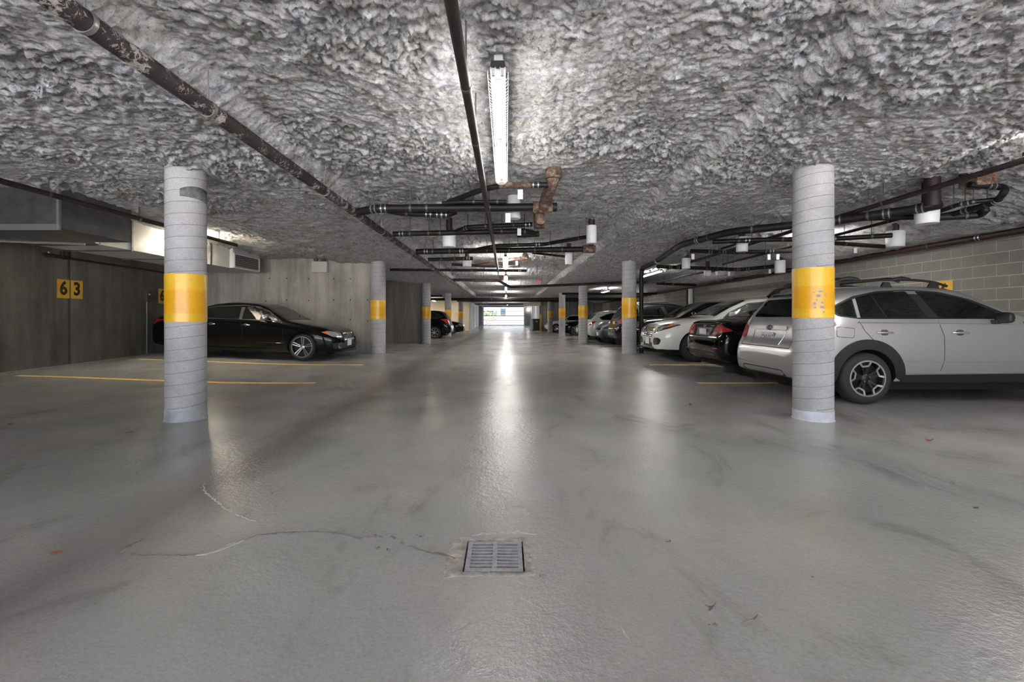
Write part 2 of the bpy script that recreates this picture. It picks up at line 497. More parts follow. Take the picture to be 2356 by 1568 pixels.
# ---- floor
xs = np.unique(np.concatenate([np.arange(X0 - 0.3, X1 + 0.31, 0.2), [DR[0] - 0.012, DR[1] + 0.012]]))
ys = np.unique(np.concatenate([np.arange(-6.2, 16, 0.2), np.arange(16, 54.2, 0.5), [DR[2] - 0.012, DR[3] + 0.012]]))
GX, GY = np.meshgrid(xs, ys)
GZ = floor_z(GX, GY) + 0.004 * fbm(GX, GY, 0.7, 3, 5)
nx, ny = len(xs), len(ys)
fv = np.stack([GX.ravel(), GY.ravel(), GZ.ravel()], 1)
ff = []
for j in range(ny - 1):
    for i in range(nx - 1):
        cx_, cy_ = (xs[i] + xs[i + 1]) / 2, (ys[j] + ys[j + 1]) / 2
        if DR[0] - 0.013 < cx_ < DR[1] + 0.013 and DR[2] - 0.013 < cy_ < DR[3] + 0.013:
            continue
        k = j * nx + i
        ff.append((k, k + 1, k + nx + 1, k + nx))
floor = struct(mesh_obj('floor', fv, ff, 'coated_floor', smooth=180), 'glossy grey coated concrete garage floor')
pit = MB()
pit.box((DR[0] - 0.03, DR[2] - 0.03, -0.30), (DR[1] + 0.03, DR[3] + 0.03, -0.28))
for a in ((DR[0] - 0.03, DR[2] - 0.03, DR[0] - 0.012, DR[3] + 0.03), (DR[1] + 0.012, DR[2] - 0.03, DR[1] + 0.03, DR[3] + 0.03),
          (DR[0] - 0.012, DR[2] - 0.03, DR[1] + 0.012, DR[2] - 0.012), (DR[0] - 0.012, DR[3] + 0.012, DR[1] + 0.012, DR[3] + 0.03)):
    pit.box((a[0], a[1], -0.28), (a[2], a[3], -0.006))
pit.build('drain_pit', 'pit_dark', floor)

def on_floor_strip(name, pts, w, mat, parent, lift=0.003, jag=0.0, n=None):
    """a thin painted or worn strip that follows the floor"""
    pts = [Vector((p[0], p[1], 0)) for p in pts]
    dense = []
    for a, b_ in zip(pts[:-1], pts[1:]):
        k = max(1, int((b_ - a).length / (0.25 if jag == 0 else 0.02)))
        dense += [a.lerp(b_, i / k) for i in range(k)]
    dense.append(pts[-1])
    vv = []; fc = []
    m_ = len(dense)
    for i, p in enumerate(dense):
        t = (dense[min(m_ - 1, i + 1)] - dense[max(0, i - 1)]).normalized(); q = Vector((-t.y, t.x, 0))
        if jag:
            p = p + q * random.uniform(-jag, jag)
        e = 1.0 if jag == 0 else (0.25 + random.random()) * min(1, 4 * i / m_, 4 * (m_ - 1 - i) / m_ + 0.05)
        for sgn in (-0.5, 0.5):
            c = p + q * w * sgn * e
            vv.append((c.x, c.y, fz(c.x, c.y) + lift + (0 if jag == 0 else 0.002)))
    for i in range(m_ - 1):
        fc.append((2 * i, 2 * i + 2, 2 * i + 3, 2 * i + 1))
    # skirt for thickness
    nb = len(vv); vv += [(a, b_, c - lift - 0.004) for a, b_, c in vv]
    for i in range(m_ - 1):
        fc.append((2 * i, 2 * i + nb, 2 * i + 2 + nb, 2 * i + 2)); fc.append((2 * i + 1, 2 * i + 3, 2 * i + 3 + nb, 2 * i + 1 + nb))
    fc.append((0, 1, 1 + nb, nb)); fc.append((2 * m_ - 2, 2 * m_ - 2 + nb, 2 * m_ - 1 + nb, 2 * m_ - 1))
    return mesh_obj(name, vv, fc, mat, parent)

for y in (7.72, 10.30):
    on_floor_strip('parking_line', [(-8.3, y), (-3.25, y)], 0.10, 'line_paint', floor)
for y in (7.72, 10.30, 15.4, 18.0, 23.2, 25.8, 31.0):
    on_floor_strip('parking_line', [(3.25, y), (8.0, y)], 0.10, 'line_paint', floor)
for y in (23.2, 28.2, 31.0, 33.6):
    on_floor_strip('parking_line', [(-8.0, y), (-3.4, y)], 0.10, 'line_paint', floor)

def px_floor(pts):
    out = []
    for a, c in pts:
        d = EYE * FPX / (c - HY); out.append(((a - CX) * d / FPX, d))
    return out
for pts, w, mt, jg in (
    ([(268, 1272), (300, 1250), (330, 1240)], 0.022, 'crack_dirt', 0.012),
    ([(270, 1274), (330, 1278), (450, 1277)], 0.007, 'crack_dirt', 0.006),
    ([(450, 1277), (500, 1268), (540, 1250), (560, 1243)], 0.022, 'crack_ridge', 0.008),
    ([(560, 1243), (590, 1230), (640, 1226), (720, 1222)], 0.010, 'crack_dirt', 0.005),
    ([(720, 1222), (790, 1228), (830, 1238), (880, 1236)], 0.006, 'crack_dirt', 0.005),
    ([(940, 1255), (990, 1272), (1030, 1280)], 0.004, 'crack_dirt', 0.004),
    ([(1000, 1271), (1030, 1278), (1055, 1285)], 0.009, 'crack_dirt', 0.006),
    ([(468, 1110), (470, 1130), (500, 1155), (520, 1170), (560, 1190), (590, 1200)], 0.012, 'crack_ridge', 0.006),
    ([(1712, 1432), (1735, 1424), (1745, 1412)], 0.006, 'crack_dirt', 0.004),
    ([(1640, 1392), (1632, 1405), (1645, 1385)], 0.006, 'crack_dirt', 0.005),
    ([(1425, 1440), (1440, 1462), (1455, 1476)], 0.007, 'crack_ridge', 0.003),
    ([(1080, 1232), (1130, 1226), (1200, 1224), (1235, 1230)], 0.02, 'crack_ridge', 0.008),
    ([(1180, 1165), (1205, 1170), (1218, 1182), (1205, 1192)], 0.005, 'crack_ridge', 0.003)):
    on_floor_strip('floor_crack', px_floor(pts), w, mt, floor, 0.0015, jg)
# chipped spots
for a, c, w, h in ((870, 1232, 14, 5), (905, 1236, 8, 4), (965, 1232, 16, 3), (872, 1260, 9, 3), (893, 1264, 6, 4), (925, 1250, 8, 4), (1250, 1325, 12, 2), (627, 1134, 5, 3),
                   (1630, 1395, 9, 4), (1640, 1436, 16, 4), (1540, 1245, 10, 3), (1870, 1327, 5, 2), (2195, 1110, 6, 2)):
    q = px_floor([(a, c)])[0]; sx_ = w * q[1] / FPX * 0.6; sy_ = h * q[1] ** 2 / (FPX * EYE) * 0.6
    for kk in range(4):
        qx, qy = q[0] + random.uniform(-1, 1) * sx_, q[1] + random.uniform(-1, 1) * sy_
        rr_ = random.uniform(0.2, 0.55)
        base = [(qx + sx_ * rr_ * math.cos(t) * random.uniform(.3, 1.3), qy + sy_ * rr_ * math.sin(t) * random.uniform(.3, 1.3)) for t in np.linspace(0, 2 * PI, 10)[:-1]]
        MB().prism(base, -0.004, 0.0028 + 0.003 * random.random(), 'Z').build('floor_chip', 'crack_dirt', floor)

# ---- ceiling of sprayed fibre
xs = np.concatenate([np.arange(X0 - 0.35, -5.6, 0.04), np.arange(-5.6, 5.6, 0.0165), np.arange(5.6, X1 + 0.36, 0.04)])
ysl = list(np.arange(-6.2, 0.8, 0.12)); y = 0.8
while y < 54.0:
    ysl.append(y); y += 0.0175 if y < 5 else min(0.5, 0.0175 * (y / 5.0) ** 1.7)
ys = np.array(ysl)
GX, GY = np.meshgrid(xs, ys)
warp = 0.05
wx = GX + warp * perlin(GX * 3.1, GY * 3.1, 40); wy = GY + warp * perlin(GX * 3.1, GY * 3.1, 44)
lump = fbm(wx, wy, 1.1, 3, 3)
b1 = np.abs(perlin(wx * 4.5, wy * 5.5, 9)); b2 = np.abs(perlin(wx * 10.0, wy * 11.0, 13)); b3 = np.abs(perlin(wx * 23.0, wy * 23.0, 17)); b4 = perlin(GX * 37.0, GY * 37.0, 19)
mod = 0.55 + 0.9 * sstep(-0.25, 0.35, fbm(GX, GY, 0.7, 2, 23))
amp = 1 - 0.55 * sstep(12, 25, GY)
GZ = ceil_z(GX, GY) + (lump * 0.045 + mod * ((0.25 - b1) * 0.035 + (0.3 - b2) * 0.040 + (0.3 - b3) * 0.034 + b4 * 0.016)) * amp
GX2 = GX + 0.02 * perlin(GX * 17, GY * 17, 61); GY2 = GY + 0.02 * perlin(GX * 17, GY * 17, 67)
nx, ny = len(xs), len(ys)
cv = np.stack([GX2.ravel(), GY2.ravel(), GZ.ravel()], 1).astype(np.float32)
ii = (np.arange(ny - 1)[:, None] * nx + np.arange(nx - 1)[None, :]).ravel()
cf = np.stack([ii, ii + nx, ii + nx + 1, ii + 1], 1).astype(np.int32)
me = bpy.data.meshes.new('ceiling')
me.vertices.add(len(cv)); me.vertices.foreach_set('co', cv.ravel())
me.loops.add(cf.size); me.loops.foreach_set('vertex_index', cf.ravel())
me.polygons.add(len(cf)); me.polygons.foreach_set('loop_start', np.arange(0, cf.size, 4, dtype=np.int32))
me.polygons.foreach_set('loop_total', np.full(len(cf), 4, dtype=np.int32))
me.update(calc_edges=True)
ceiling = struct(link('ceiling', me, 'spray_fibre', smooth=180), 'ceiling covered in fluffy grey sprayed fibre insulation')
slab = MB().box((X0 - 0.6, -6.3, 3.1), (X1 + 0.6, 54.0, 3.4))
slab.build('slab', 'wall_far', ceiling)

# ---- walls
wl = MB().box((X0 - 0.3, -6.3, -0.3), (X0, 13.1, 3.1))
wall_left = struct(wl.build('wall_left', 'wall_concrete'), 'dark board-marked concrete side wall')
# control joint and lift line as recessed-looking slim grooves beside raised panels
for (ya, yb) in ((3.9, 9.325), (9.395, 13.1)):
    MB().box((X0, ya, 0.1), (X0 + 0.012, yb, 3.0)).build('concrete_panel', 'wall_concrete', wall_left)
MB().box((X0, 9.325, 0.1), (X0 + 0.003, 9.395, 3.0)).build('wall_joint', 'box_grey', wall_left)
wb = MB().box((X0 - 0.3, 13.1, -0.3), (-3.55, 13.4, 3.1))
wall_bay = struct(wb.build('wall_bay', 'wall_concrete_pale'), 'streaky pale concrete wall behind the black saloon')
tie = MB().lathe([(0.0, -0.002), (0.016, -0.002), (0.018, 0.002)], 8, axis='Y')
for px, py in ((620, 640), (660, 640), (710, 641), (768, 641), (806, 641), (612, 692), (660, 690), (710, 691), (768, 690), (806, 690), (846, 690), (806, 735), (846, 738)):
    p = WD(px, py, 13.1)
    o = mesh_obj('tie_hole', tie.v, tie.f, 'pit_dark', wall_bay); o.location = (p.x, 13.097, p.z)
w2 = MB().box((X0 - 0.3, 20.8, -0.3), (-3.6, 21.1, 3.1))
struct(w2.build('wall_partition', 'wall_dim'), 'dim concrete partition wall beyond the pale one')
struct(MB().box((X0 - 0.3, 13.4, -0.3), (X0, 40.3, 3.1)).build('wall_left_far', 'wall_far'))
struct(MB().box((X0 - 0.3, 40.0, -0.3), (-3.25, 40.3, 3.1)).build('wall_cross_left', 'wall_sand'))
struct(MB().box((-3.55, 40.3, -0.3), (-3.25, 53.4, 3.1)).build('wall_passage_left', 'white_render'), 'white wall of the exit passage')
struct(MB().box((2.9, 39.8, -0.3), (X1 + 0.3, 40.1, 3.1)).build('wall_cross_right', 'wall_far'))
wpr = struct(MB().box((2.9, 40.1, -0.3), (3.2, 53.4, 3.1)).build('wall_passage_right', 'white_render'))
wbk = MB()
wbk.box((X0 - 0.3, -6.3, 2.75), (X1 + 0.3, -6.0, 3.1)); wbk.box((X0 - 0.3, -6.3, -0.3), (X0 + 0.8, -6.0, 2.75)); wbk.box((X1 - 0.8, -6.3, -0.3), (X1 + 0.3, -6.0, 2.75))
struct(wbk.build('wall_back', 'wall_far'), 'wall with the wide vehicle entrance behind the viewer')
fc_ = struct(MB().box((-40, -60, -0.4), (40, -6.15, 0.0)).build('forecourt', 'pale_paving'), 'open paved forecourt outside the vehicle entrance')
# gate wall with its opening
GL, GR, GT, GYD = -2.76, 2.15, 2.42, 53.4
gw = MB()
gw.box((-3.55, GYD, -0.3), (GL, GYD + 0.3, 3.1)); gw.box((GR, GYD, -0.3), (3.2, GYD + 0.3, 3.1)); gw.box((GL, GYD, GT), (GR, GYD + 0.3, 3.1))
struct(gw.build('wall_gate', 'wall_far'), 'grey wall around the exit gate')

# right wall of concrete blocks: each block its own piece where it can be told apart
wr = MB().box((X1 + 0.001, -6.3, -0.3), (X1 + 0.3, 40.0, 3.1))
wall_right = struct(wr.build('wall_right', 'cmu_mortar'), 'grey concrete block side wall with pale joints')
BL, BH, JT = 0.40, 0.203, 0.012
bm_ = MB().box((X1 - 0.0025, JT / 2, JT / 2), (X1 + 0.03, BL - JT / 2, BH - JT / 2))
block_me = bpy.data.meshes.new('block'); block_me.from_pydata([tuple(v) for v in bm_.v], [], bm_.f); block_me.materials.append(MATS['cmu_block'])
near = []; rest = MB()
for r in range(0, 14):
    z = 0.02 + r * BH; off = 0.2 if r % 2 else 0.0
    for k in range(-10, 92):
        y = k * BL + off
        if 1.2 < z + 0.1 < 2.62 and 6.6 < y < 22.6:
            near.append((y, z))
        elif y > 2:
            rest.add([Vector(v) + Vector((0, y, z)) for v in bm_.v], bm_.f)
near = sorted(near)[:296]
for y, z in near:
    o = bpy.data.objects.new('block', block_me); COL.objects.link(o); o.parent = wall_right; o.location = (random.uniform(-0.001, 0.001), y, z)
o = rest.build('block_field', 'cmu_block', wall_right); o['kind'] = 'stuff'

# ================================================================== COLUMNS
def column(x, y, r, band, label, base='column_base_paint', seams=True, smear=False, base_h=0.12):
    z0 = fz(x, y); top = cz(x, y) + 0.06
    t = thing('concrete_column', label, 'column', (x, y, z0), 0, 'round columns with a yellow band along the aisle')
    n = 40 if y < 14 else 24
    h = top - z0
    MB().lathe([(r, 0), (r, h)], n).build('shaft', 'column_concrete', t, 180)
    b0, b1_ = band[0] - z0, band[1] - z0
    e = 0.0035 if y < 14 else 0.008
    MB().lathe([(r, 0), (r + e, 0.002), (r + e, b1_ - b0 - 0.002), (r, b1_ - b0)], n).build('yellow_band', 'yellow_paint', t, 30, (0, 0, b0))
    MB().lathe([(r + 0.016, -0.02), (r + 0.012, 0.002), (r + 0.006, 0.010), (r + e, 0.025), (r + e, base_h - 0.004), (r, base_h)], n).build('painted_foot', base, t, 40)
    if seams:
        pitch = 0.127
        def helix(za, zb):
            pts = []; turns = (zb - za) / pitch; m_ = int(turns * 28)
            for i in range(m_ + 1):
                a = 2 * PI * i / 28 * 1.0 - 2.0; pts.append((r * math.cos(a), r * math.sin(a), za + (zb - za) * i / m_))
            return pts
        for za, zb in ((base_h + 0.02, b0 - 0.005), (b1_ + 0.005, h - 0.06)):
            mb = MB().tube(helix(za, zb), 0.0028 if y < 14 else 0.005, 4)
            mb.build('spiral_seam', 'column_seam', t)
    if smear:
        mb = MB(); m_ = 12; R2 = r + 0.003; vv = []; fcs = []
        for i in range(m_ + 1):
            a = -1.25 + 1.55 * i / m_
            lo_, hi_ = 2.46 - 0.03 * (i / m_) ** 2 - z0, 2.60 - 0.03 * (i / m_) ** 2 - 0.06 * (1 - i / m_) ** 3 - z0
            for q in (lo_, hi_):
                vv.append((R2 * math.cos(a), R2 * math.sin(a), q))
        for i in range(m_):
            fcs.append((2 * i, 2 * i + 2, 2 * i + 3, 2 * i + 1))
        o = mesh_obj('dark_smear', vv, fcs, 'column_smear', t, 180)
        sol = o.modifiers.new('thickness', 'SOLIDIFY'); sol.thickness = 0.004
    return t
RX, LX = 3.455, -3.61
YS = [5.13, 12.8, 20.5, 28.2, 35.9]
bandR = (1.135, 1.69); bandL = (1.09, 1.62)
column(RX, YS[0], 0.198, bandR, 'concrete column with purple scratch marks on its yellow band, by the silver hatchback', 'column_base_pale', base_h=0.11)
column(LX, YS[0], 0.198, bandL, 'concrete column with a dark smear under the ceiling, beside the yellow parking lines', smear=True)
column(RX, YS[1], 0.198, bandR, 'concrete column with a black drain pipe, beside the white crossover nose', base_h=0.05)
column(LX, YS[1], 0.198, bandL, 'concrete column at the end of the pale streaky wall', base_h=0.03)
column(RX, YS[2], 0.20, bandR, 'third concrete column from the camera along the row of parked cars', base_h=0.05)
column(LX, YS[2], 0.20, bandL, 'concrete column at the end of the dim partition wall', base_h=0.03)
column(RX, YS[3], 0.20, bandR, 'concrete column just in front of the far black saloon', base_h=0.05, seams=False)
column(LX, YS[3], 0.20, bandL, 'concrete column behind the black hatchback tail', base_h=0.05, seams=False)
column(RX, YS[4], 0.20, (1.13, 1.66), 'concrete column in front of the far white car', base_h=0.05, seams=False)
column(LX, YS[4], 0.20, bandL, 'most distant concrete column on the side of the pale wall', base_h=0.05, seams=False)
# purple scratch marks on the first band
col1 = [o for o in COL.objects if o.name.startswith('concrete_column')][0]
for px, py, w, h in ((1873, 672, 12, 3), (1889, 670, 16, 4), (1884, 680, 18, 5), (1899, 678, 5, 5), (1880, 690, 4, 5), (1877, 698, 11, 5), (1892, 696, 9, 3), (1877, 707, 5, 4), (1892, 706, 16, 5), (1896, 717, 7, 4)):
    s_ = (px - 1870.5) / 49.0
    a = -PI / 2 + math.atan2(RX, YS[0]) * -1.0 + math.asin(max(-0.95, min(0.95, s_)))
    z = EYE + (HY - py) * 4.95 / FPX
    for q in range(max(1, w // 4)):
        aa = a + (q - w / 8.0) * 0.085 / 2; R2 = 0.2025
        mb = MB(); hh_ = h * 0.0024 * random.uniform(.6, 1.2); ww = 0.035 * random.uniform(.6, 1.3)
        vv = [(R2 * math.cos(aa + da), R2 * math.sin(aa + da), z + dz + random.uniform(-.003, .003)) for dz in (-hh_, hh_) for da in (-ww, -ww / 3, ww / 3, ww)]
        vv += [(v_[0] * 0.985, v_[1] * 0.985, v_[2]) for v_ in vv]
        mesh_obj('scratch_mark', vv, [(0, 1, 5, 4), (1, 2, 6, 5), (2, 3, 7, 6), (0, 4, 12, 8), (3, 11, 15, 7)], 'scribble', col1)
# side posts on the far walls
for i, (x, y) in enumerate(((8.2, 20.2), (8.2, 12.6))):
    pass
p = tag(MB().tube([(8.27, 20.42, fz(8, 20)), (8.27, 20.42, 2.42)], 0.10, 14).build('white_downpipe', 'white_plastic', smooth=60), 'white vertical downpipe on the block wall above the car roofs', 'pipe')
p = tag(MB().tube([(8.30, 20.78, fz(8, 20)), (8.30, 20.78, 2.44)], 0.09, 14).build('dark_downpipe', 'cast_iron', smooth=60), 'dark vertical pipe beside the white downpipe on the block wall', 'pipe')

# ================================================================== FLOOR DRAIN
dg_ = thing('floor_drain', 'square grey metal slotted drain grate set in the floor', 'drain', (0, 0, 0))
gx0, gx1, gy0, gy1 = DR; xm = (gx0 + gx1) / 2 + 0.002
fr = MB()
fr.box((gx0, gy0, -0.022), (gx0 + 0.022, gy1, 0.001)); fr.box((gx1 - 0.02, gy0, -0.022), (gx1, gy1, 0.001))
fr.box((gx0 + 0.022, gy0, -0.022), (gx1 - 0.02, gy0 + 0.022, 0.001)); fr.box((gx0 + 0.022, gy1 - 0.012, -0.022), (gx1 - 0.02, gy1, 0.001))
fr.build('frame', 'iron_grate', dg_)
MB().box((xm - 0.011, gy0 + 0.022, -0.022), (xm + 0.011, gy1 - 0.012, 0.001)).build('centre_rib', 'iron_grate', dg_)
n = 8; span = (gy1 - 0.012) - (gy0 + 0.022); pit_ = span / (n + 0.3)
for k in range(n + 1):
    ya = gy0 + 0.022 + k * pit_ + (0 if k == 0 else 0.0)
    for a, c in ((gx0 + 0.022, xm - 0.011), (xm + 0.011, gx1 - 0.02)):
        hi = min(ya + pit_ - 0.0145, gy1 - 0.012)
        if k == 0:
            lo = gy0 + 0.022; hi = lo + pit_ * 0.3
        else:
            lo = gy0 + 0.022 + pit_ * 0.3 + (k - 1) * pit_ + 0.0145; hi = lo + pit_ - 0.0145
        MB().box((a, lo, -0.007), (c, min(hi, gy1 - 0.012), 0.0)).build('bar', 'iron_grate', dg_)
# rough mortar collar
vv = []; fcs = []; m_ = 88
def sq(t, hw, hh_):
    c, s_ = math.cos(t), math.sin(t); k = 1 / max(abs(c) / hw, abs(s_) / hh_)
    return c * k, s_ * k
cxg, cyg = (gx0 + gx1) / 2, (gy0 + gy1) / 2
for i in range(m_):
    t = 2 * PI * i / m_
    ox, oy = sq(t, (gx1 - gx0) / 2 + 0.008, (gy1 - gy0) / 2 + 0.008)
    w_ = 0.022 + 0.022 * random.random() + (0.045 if (2.6 < t < 3.9) else 0)
    o2x, o2y = sq(t, (gx1 - gx0) / 2 + 0.012 + w_, (gy1 - gy0) / 2 + 0.012 + w_ * 0.8)
    hgt = 0.003 + 0.006 * random.random()
    vv += [(cxg + ox, cyg + oy, -0.03), (cxg + ox, cyg + oy, 0.002 + random.uniform(-.006, .003)), (cxg + (ox + o2x) / 2, cyg + (oy + o2y) / 2, hgt + random.uniform(-.005, .002)), (cxg + o2x, cyg + o2y, 0.001), (cxg + o2x, cyg + o2y, -0.01)]
for i in range(m_):
    j = (i + 1) % m_
    for k in range(4):
        fcs.append((i * 5 + k, i * 5 + k + 1, j * 5 + k + 1, j * 5 + k))
mesh_obj('mortar_collar', vv, fcs, 'broken_mortar', dg_, 40)

# leaves and litter on the floor
def leaf(px, py, size, mat, label, curl=0.3):
    q = px_floor([(px, py)])[0]
    if py < 1000:
        pass
    vv = []; fcs = []; n = 7; a0 = random.uniform(0, 6)
    for i in range(n):
        t = i / (n - 1); w = size * 0.28 * math.sin(PI * (0.08 + 0.88 * t)); z = 0.004 + curl * size * (2 * t - 1) ** 2 * 0.5
        for s_, dz in ((-1, 0.25 * w), (0, 0), (1, 0.25 * w)):
            x_ = (t - 0.5) * size; y_ = s_ * w
            vv.append((q[0] + x_ * math.cos(a0) - y_ * math.sin(a0), q[1] + x_ * math.sin(a0) + y_ * math.cos(a0), fz(*q) + z + dz))
    for i in range(n - 1):
        for k in range(2):
            a = i * 3 + k; fcs.append((a, a + 1, a + 4, a + 3))
    o = mesh_obj('dry_leaf', vv, fcs, mat); s = o.modifiers.new('thickness', 'SOLIDIFY'); s.thickness = 0.0015
    return tag(o, label, 'leaf', 'dry leaves on the floor')
leaf(2137, 1014, 0.075, 'leaf_rust', 'reddish curled dry leaf on the open floor before the silver hatchback', 0.7)
leaf(130, 1273, 0.05, 'leaf_rust', 'rusty flat dry leaf on the bare grey floor near the long crack', 0.1)
leaf(22, 981, 0.07, 'leaf_brown', 'small brown leaf on the empty parking bay near the dark wall', 0.2)
leaf(298, 995, 0.07, 'leaf_brown', 'slim brown leaf on the floor near the smeared column foot', 0.1)
leaf(2245, 1170, 0.04, 'leaf_brown', 'small greenish brown leaf on the violet-grey floor', 0.2)
leaf(1588, 932, 0.07, 'leaf_brown', 'brown leaf on the floor in front of the black coupe', 0.3)
leaf(547, 938, 0.05, 'leaf_brown', 'curled brown scrap of leaf beside the smeared column on the bright floor', 0.6)

# ================================================================== SIGNS ON WALLS
def number_plate(ch, yc, zc, label):
    t = thing('number_plate', label, 'sign', (X0 + 0.012, yc, zc), 0, 'yellow stall numbers on the dark wall')
    MB().box((0, -0.128, -0.19), (0.006, 0.128, 0.19)).build('plate', 'sign_yellow', t)
    lettering(ch, 0.37, 'sign_black', t, Matrix.Translation((0.0075, 0, 0)) @ Matrix.Rotation(PI / 2, 4, 'Z') @ Matrix.Rotation(PI / 2, 4, 'X'), 0.0015, 0.012, 0.86)
def wall_left_pt(px, py):
    d = -(X0 + 0.012) * FPX / (CX - px); return d, EYE + (HY - py) * d / FPX
d1, z1 = wall_left_pt(145.5, 664); d2, z2 = wall_left_pt(176.5, 666); d3, z3 = wall_left_pt(373, 681)
number_plate('6', d1, z1, 'yellow plate with a black 6 before the wall joint, first of the stall number 63')
number_plate('3', d2, z2, 'yellow plate with a black 3 after the wall joint, second of the stall number 63')
number_plate('6', d3, z3, 'yellow plate with a black 6 half hidden behind the smeared column')
# sign on the block wall behind the silver hatchback
dS = (X1 - 0.008) * FPX / (2163 - CX); zS = EYE + (HY - 655) * dS / FPX
t = thing('stall_sign', 'yellow stall number sign on the block wall above the silver car roof', 'sign', (X1 - 0.005, dS, zS - 0.12))
MB().box((-0.006, -0.25, -0.19), (0.0, 0.25, 0.19)).build('plate', 'sign_yellow', t)
lettering('46', 0.34, 'sign_black', t, Matrix.Translation((-0.0075, 0, 0)) @ Matrix.Rotation(-PI / 2, 4, 'Z') @ Matrix.Rotation(PI / 2, 4, 'X'), 0.0015, 0.012, 0.95)
# switch box with conduit
dB = 9.0 * FPX / (CX - 334); zB = EYE + (HY - 682) * dB / FPX
t = thing('switch_box', 'dark grey electrical box with a thin conduit on the concrete wall', 'electrical box', (X0 + 0.012, dB, 0))
MB().bbox((0, -0.07, zB - 0.13), (0.09, 0.07, zB + 0.13), 0.008).build('box', 'box_grey', t)
MB().box((0.088, -0.03, zB + 0.04), (0.094, 0.03, zB + 0.07)).build('window', 'tag_paper', t)
MB().tube([(0.03, 0, fz(X0, dB) - 0.01), (0.03, 0, zB - 0.12)], 0.010, 8).build('conduit', 'socket_grey', t, 60)
# emergency light unit
t = thing('emergency_light', 'white emergency light unit with two lamp heads on the pale concrete wall', 'lamp', (0, 13.1, 0))
pa, pb = WD(717, 601, 12.95), WD(752, 626, 12.95)
MB().bbox((pa.x, -0.16, pb.z), (pb.x, 0, pa.z), 0.012).build('housing', 'lamp_white', t, 30)
for s_ in (0.25, 0.78):
    xx = pa.x + (pb.x - pa.x) * s_
    MB().lathe([(0.0, -0.07), (0.055, -0.06), (0.06, -0.02), (0.03, 0.03), (0.0, 0.04)], 14, (xx, -0.1, pa.z + 0.055), 'Y').build('lamp_head', 'box_grey', t, 50)
MB().tube([((pa.x + pb.x) / 2 + 0.02, -0.08, pa.z), ((pa.x + pb.x) / 2 + 0.02, -0.08, cz(pa.x, 13) + 0.03)], 0.015, 8).build('conduit', 'box_grey', t, 60)

# ================================================================== PIPES
def pipe(name, label, pts, r, mat='cast_iron', bend=0.12, joints=(), hangers=(), group='drain and water pipes under the ceiling', tags=(), n=12, hmat='hanger_iron'):
    path = fillet(pts, bend)
    o = MB().tube(path, r, n).build(name, mat, smooth=50)
    tag(o, label, 'pipe', group)
    seg = [0]
    for a, b_ in zip(path[:-1], path[1:]):
        seg.append(seg[-1] + (b_ - a).length)
    def at(t):
        q = t * seg[-1]
        for i in range(len(seg) - 1):
            if seg[i + 1] >= q:
                u = (q - seg[i]) / max(1e-6, seg[i + 1] - seg[i])
                return path[i].lerp(path[i + 1], u), (path[i + 1] - path[i]).normalized()
        return path[-1], (path[-1] - path[-2]).normalized()
    for t in joints:
        p, d = at(t)
        MB().tube([p - d * 0.055, p + d * 0.055], r * 1.10, n).build('coupling', 'black_trim', o, 50)
        for s_ in (-0.03, 0.03):
            MB().tube([p + d * (s_ - 0.008), p + d * (s_ + 0.008)], r * 1.16, n).build('clamp', 'steel_band', o, 50)
    for t in hangers:
        p, d = at(t)
        mb = MB().tube([p - d * 0.014, p + d * 0.014], r * 1.08, n)
        top = cz(p.x, p.y) + 0.05
        mb.tube([(p.x, p.y, p.z + r), (p.x, p.y, max(top, p.z + r + 0.02))], 0.006, 6)
        mb.build('hanger', hmat, o, 50)
    for t, s_ in tags:
        p, d = at(t); zt = p.z - r
        MB().box((p.x - 0.035 * s_, p.y - 0.002, zt - 0.15 * s_), (p.x + 0.035 * s_, p.y + 0.002, zt - 0.02)).build('tag', 'tag_paper', o)
        MB().tube([(p.x, p.y, zt - 0.025), (p.x, p.y, zt + r * 0.5)], 0.002, 4).build('string', 'rod', o)
    return o

# long pipes parallel to the aisle
pipe('long_pipe', 'speckled dark pipe running the whole length beside the aisle', [(-2.14, -2, 2.66), (-2.14, 22.5, 2.55)], 0.058, 'speckled_pipe', joints=(), hangers=(0.125, 0.176, 0.215, 0.30, 0.40, 0.5, 0.62, 0.74, 0.86), n=16, hmat='steel_band')
cp = pipe('sprinkler_pipe', 'slim dark pipe down the middle of the aisle beside the first lamp', [(-0.245, -2, 2.54), (-0.248, 13.9, 2.54)], 0.031, 'steel_pipe', hangers=(0.19, 0.3, 0.355, 0.5, 0.65, 0.8, 0.93), joints=(), n=12)
MB().tube([(-0.245, 13.85, 2.54), (-0.245, 13.85, 2.43)], 0.018, 8).build('sprinkler_head', 'brass', cp, 50)
pipe('sprinkler_pipe', 'slim dark pipe running in front of the metal duct', [(-5.80, -2, 2.72), (-5.78, 9.75, 2.69)], 0.036, 'steel_pipe', hangers=(0.3, 0.66, 0.78, 0.95))
pipe('sprinkler_pipe', 'slim dark pipe rising past the scratched column to the corner lamp', [(4.97, -2, 2.66), (4.97, 14.0, 2.63)], 0.032, 'steel_pipe', hangers=(0.3, 0.5, 0.57, 0.7, 0.9))
pipe('sprinkler_pipe', 'slim brown pipe sloping behind the scratched column', [(6.05, 6.9, 2.66), (5.95, 12.5, 2.60)], 0.026, 'steel_pipe', hangers=(0.05, 0.5, 0.95))
pipe('wall_pipe', 'dark red pipe along the top of the block wall', [(8.17, -2, 2.53), (8.17, 22, 2.50), (8.17, 39.5, 2.42)], 0.055, 'red_pipe', hangers=(0.15, 0.26, 0.36, 0.5, 0.7, 0.9), joints=(0.2375,))
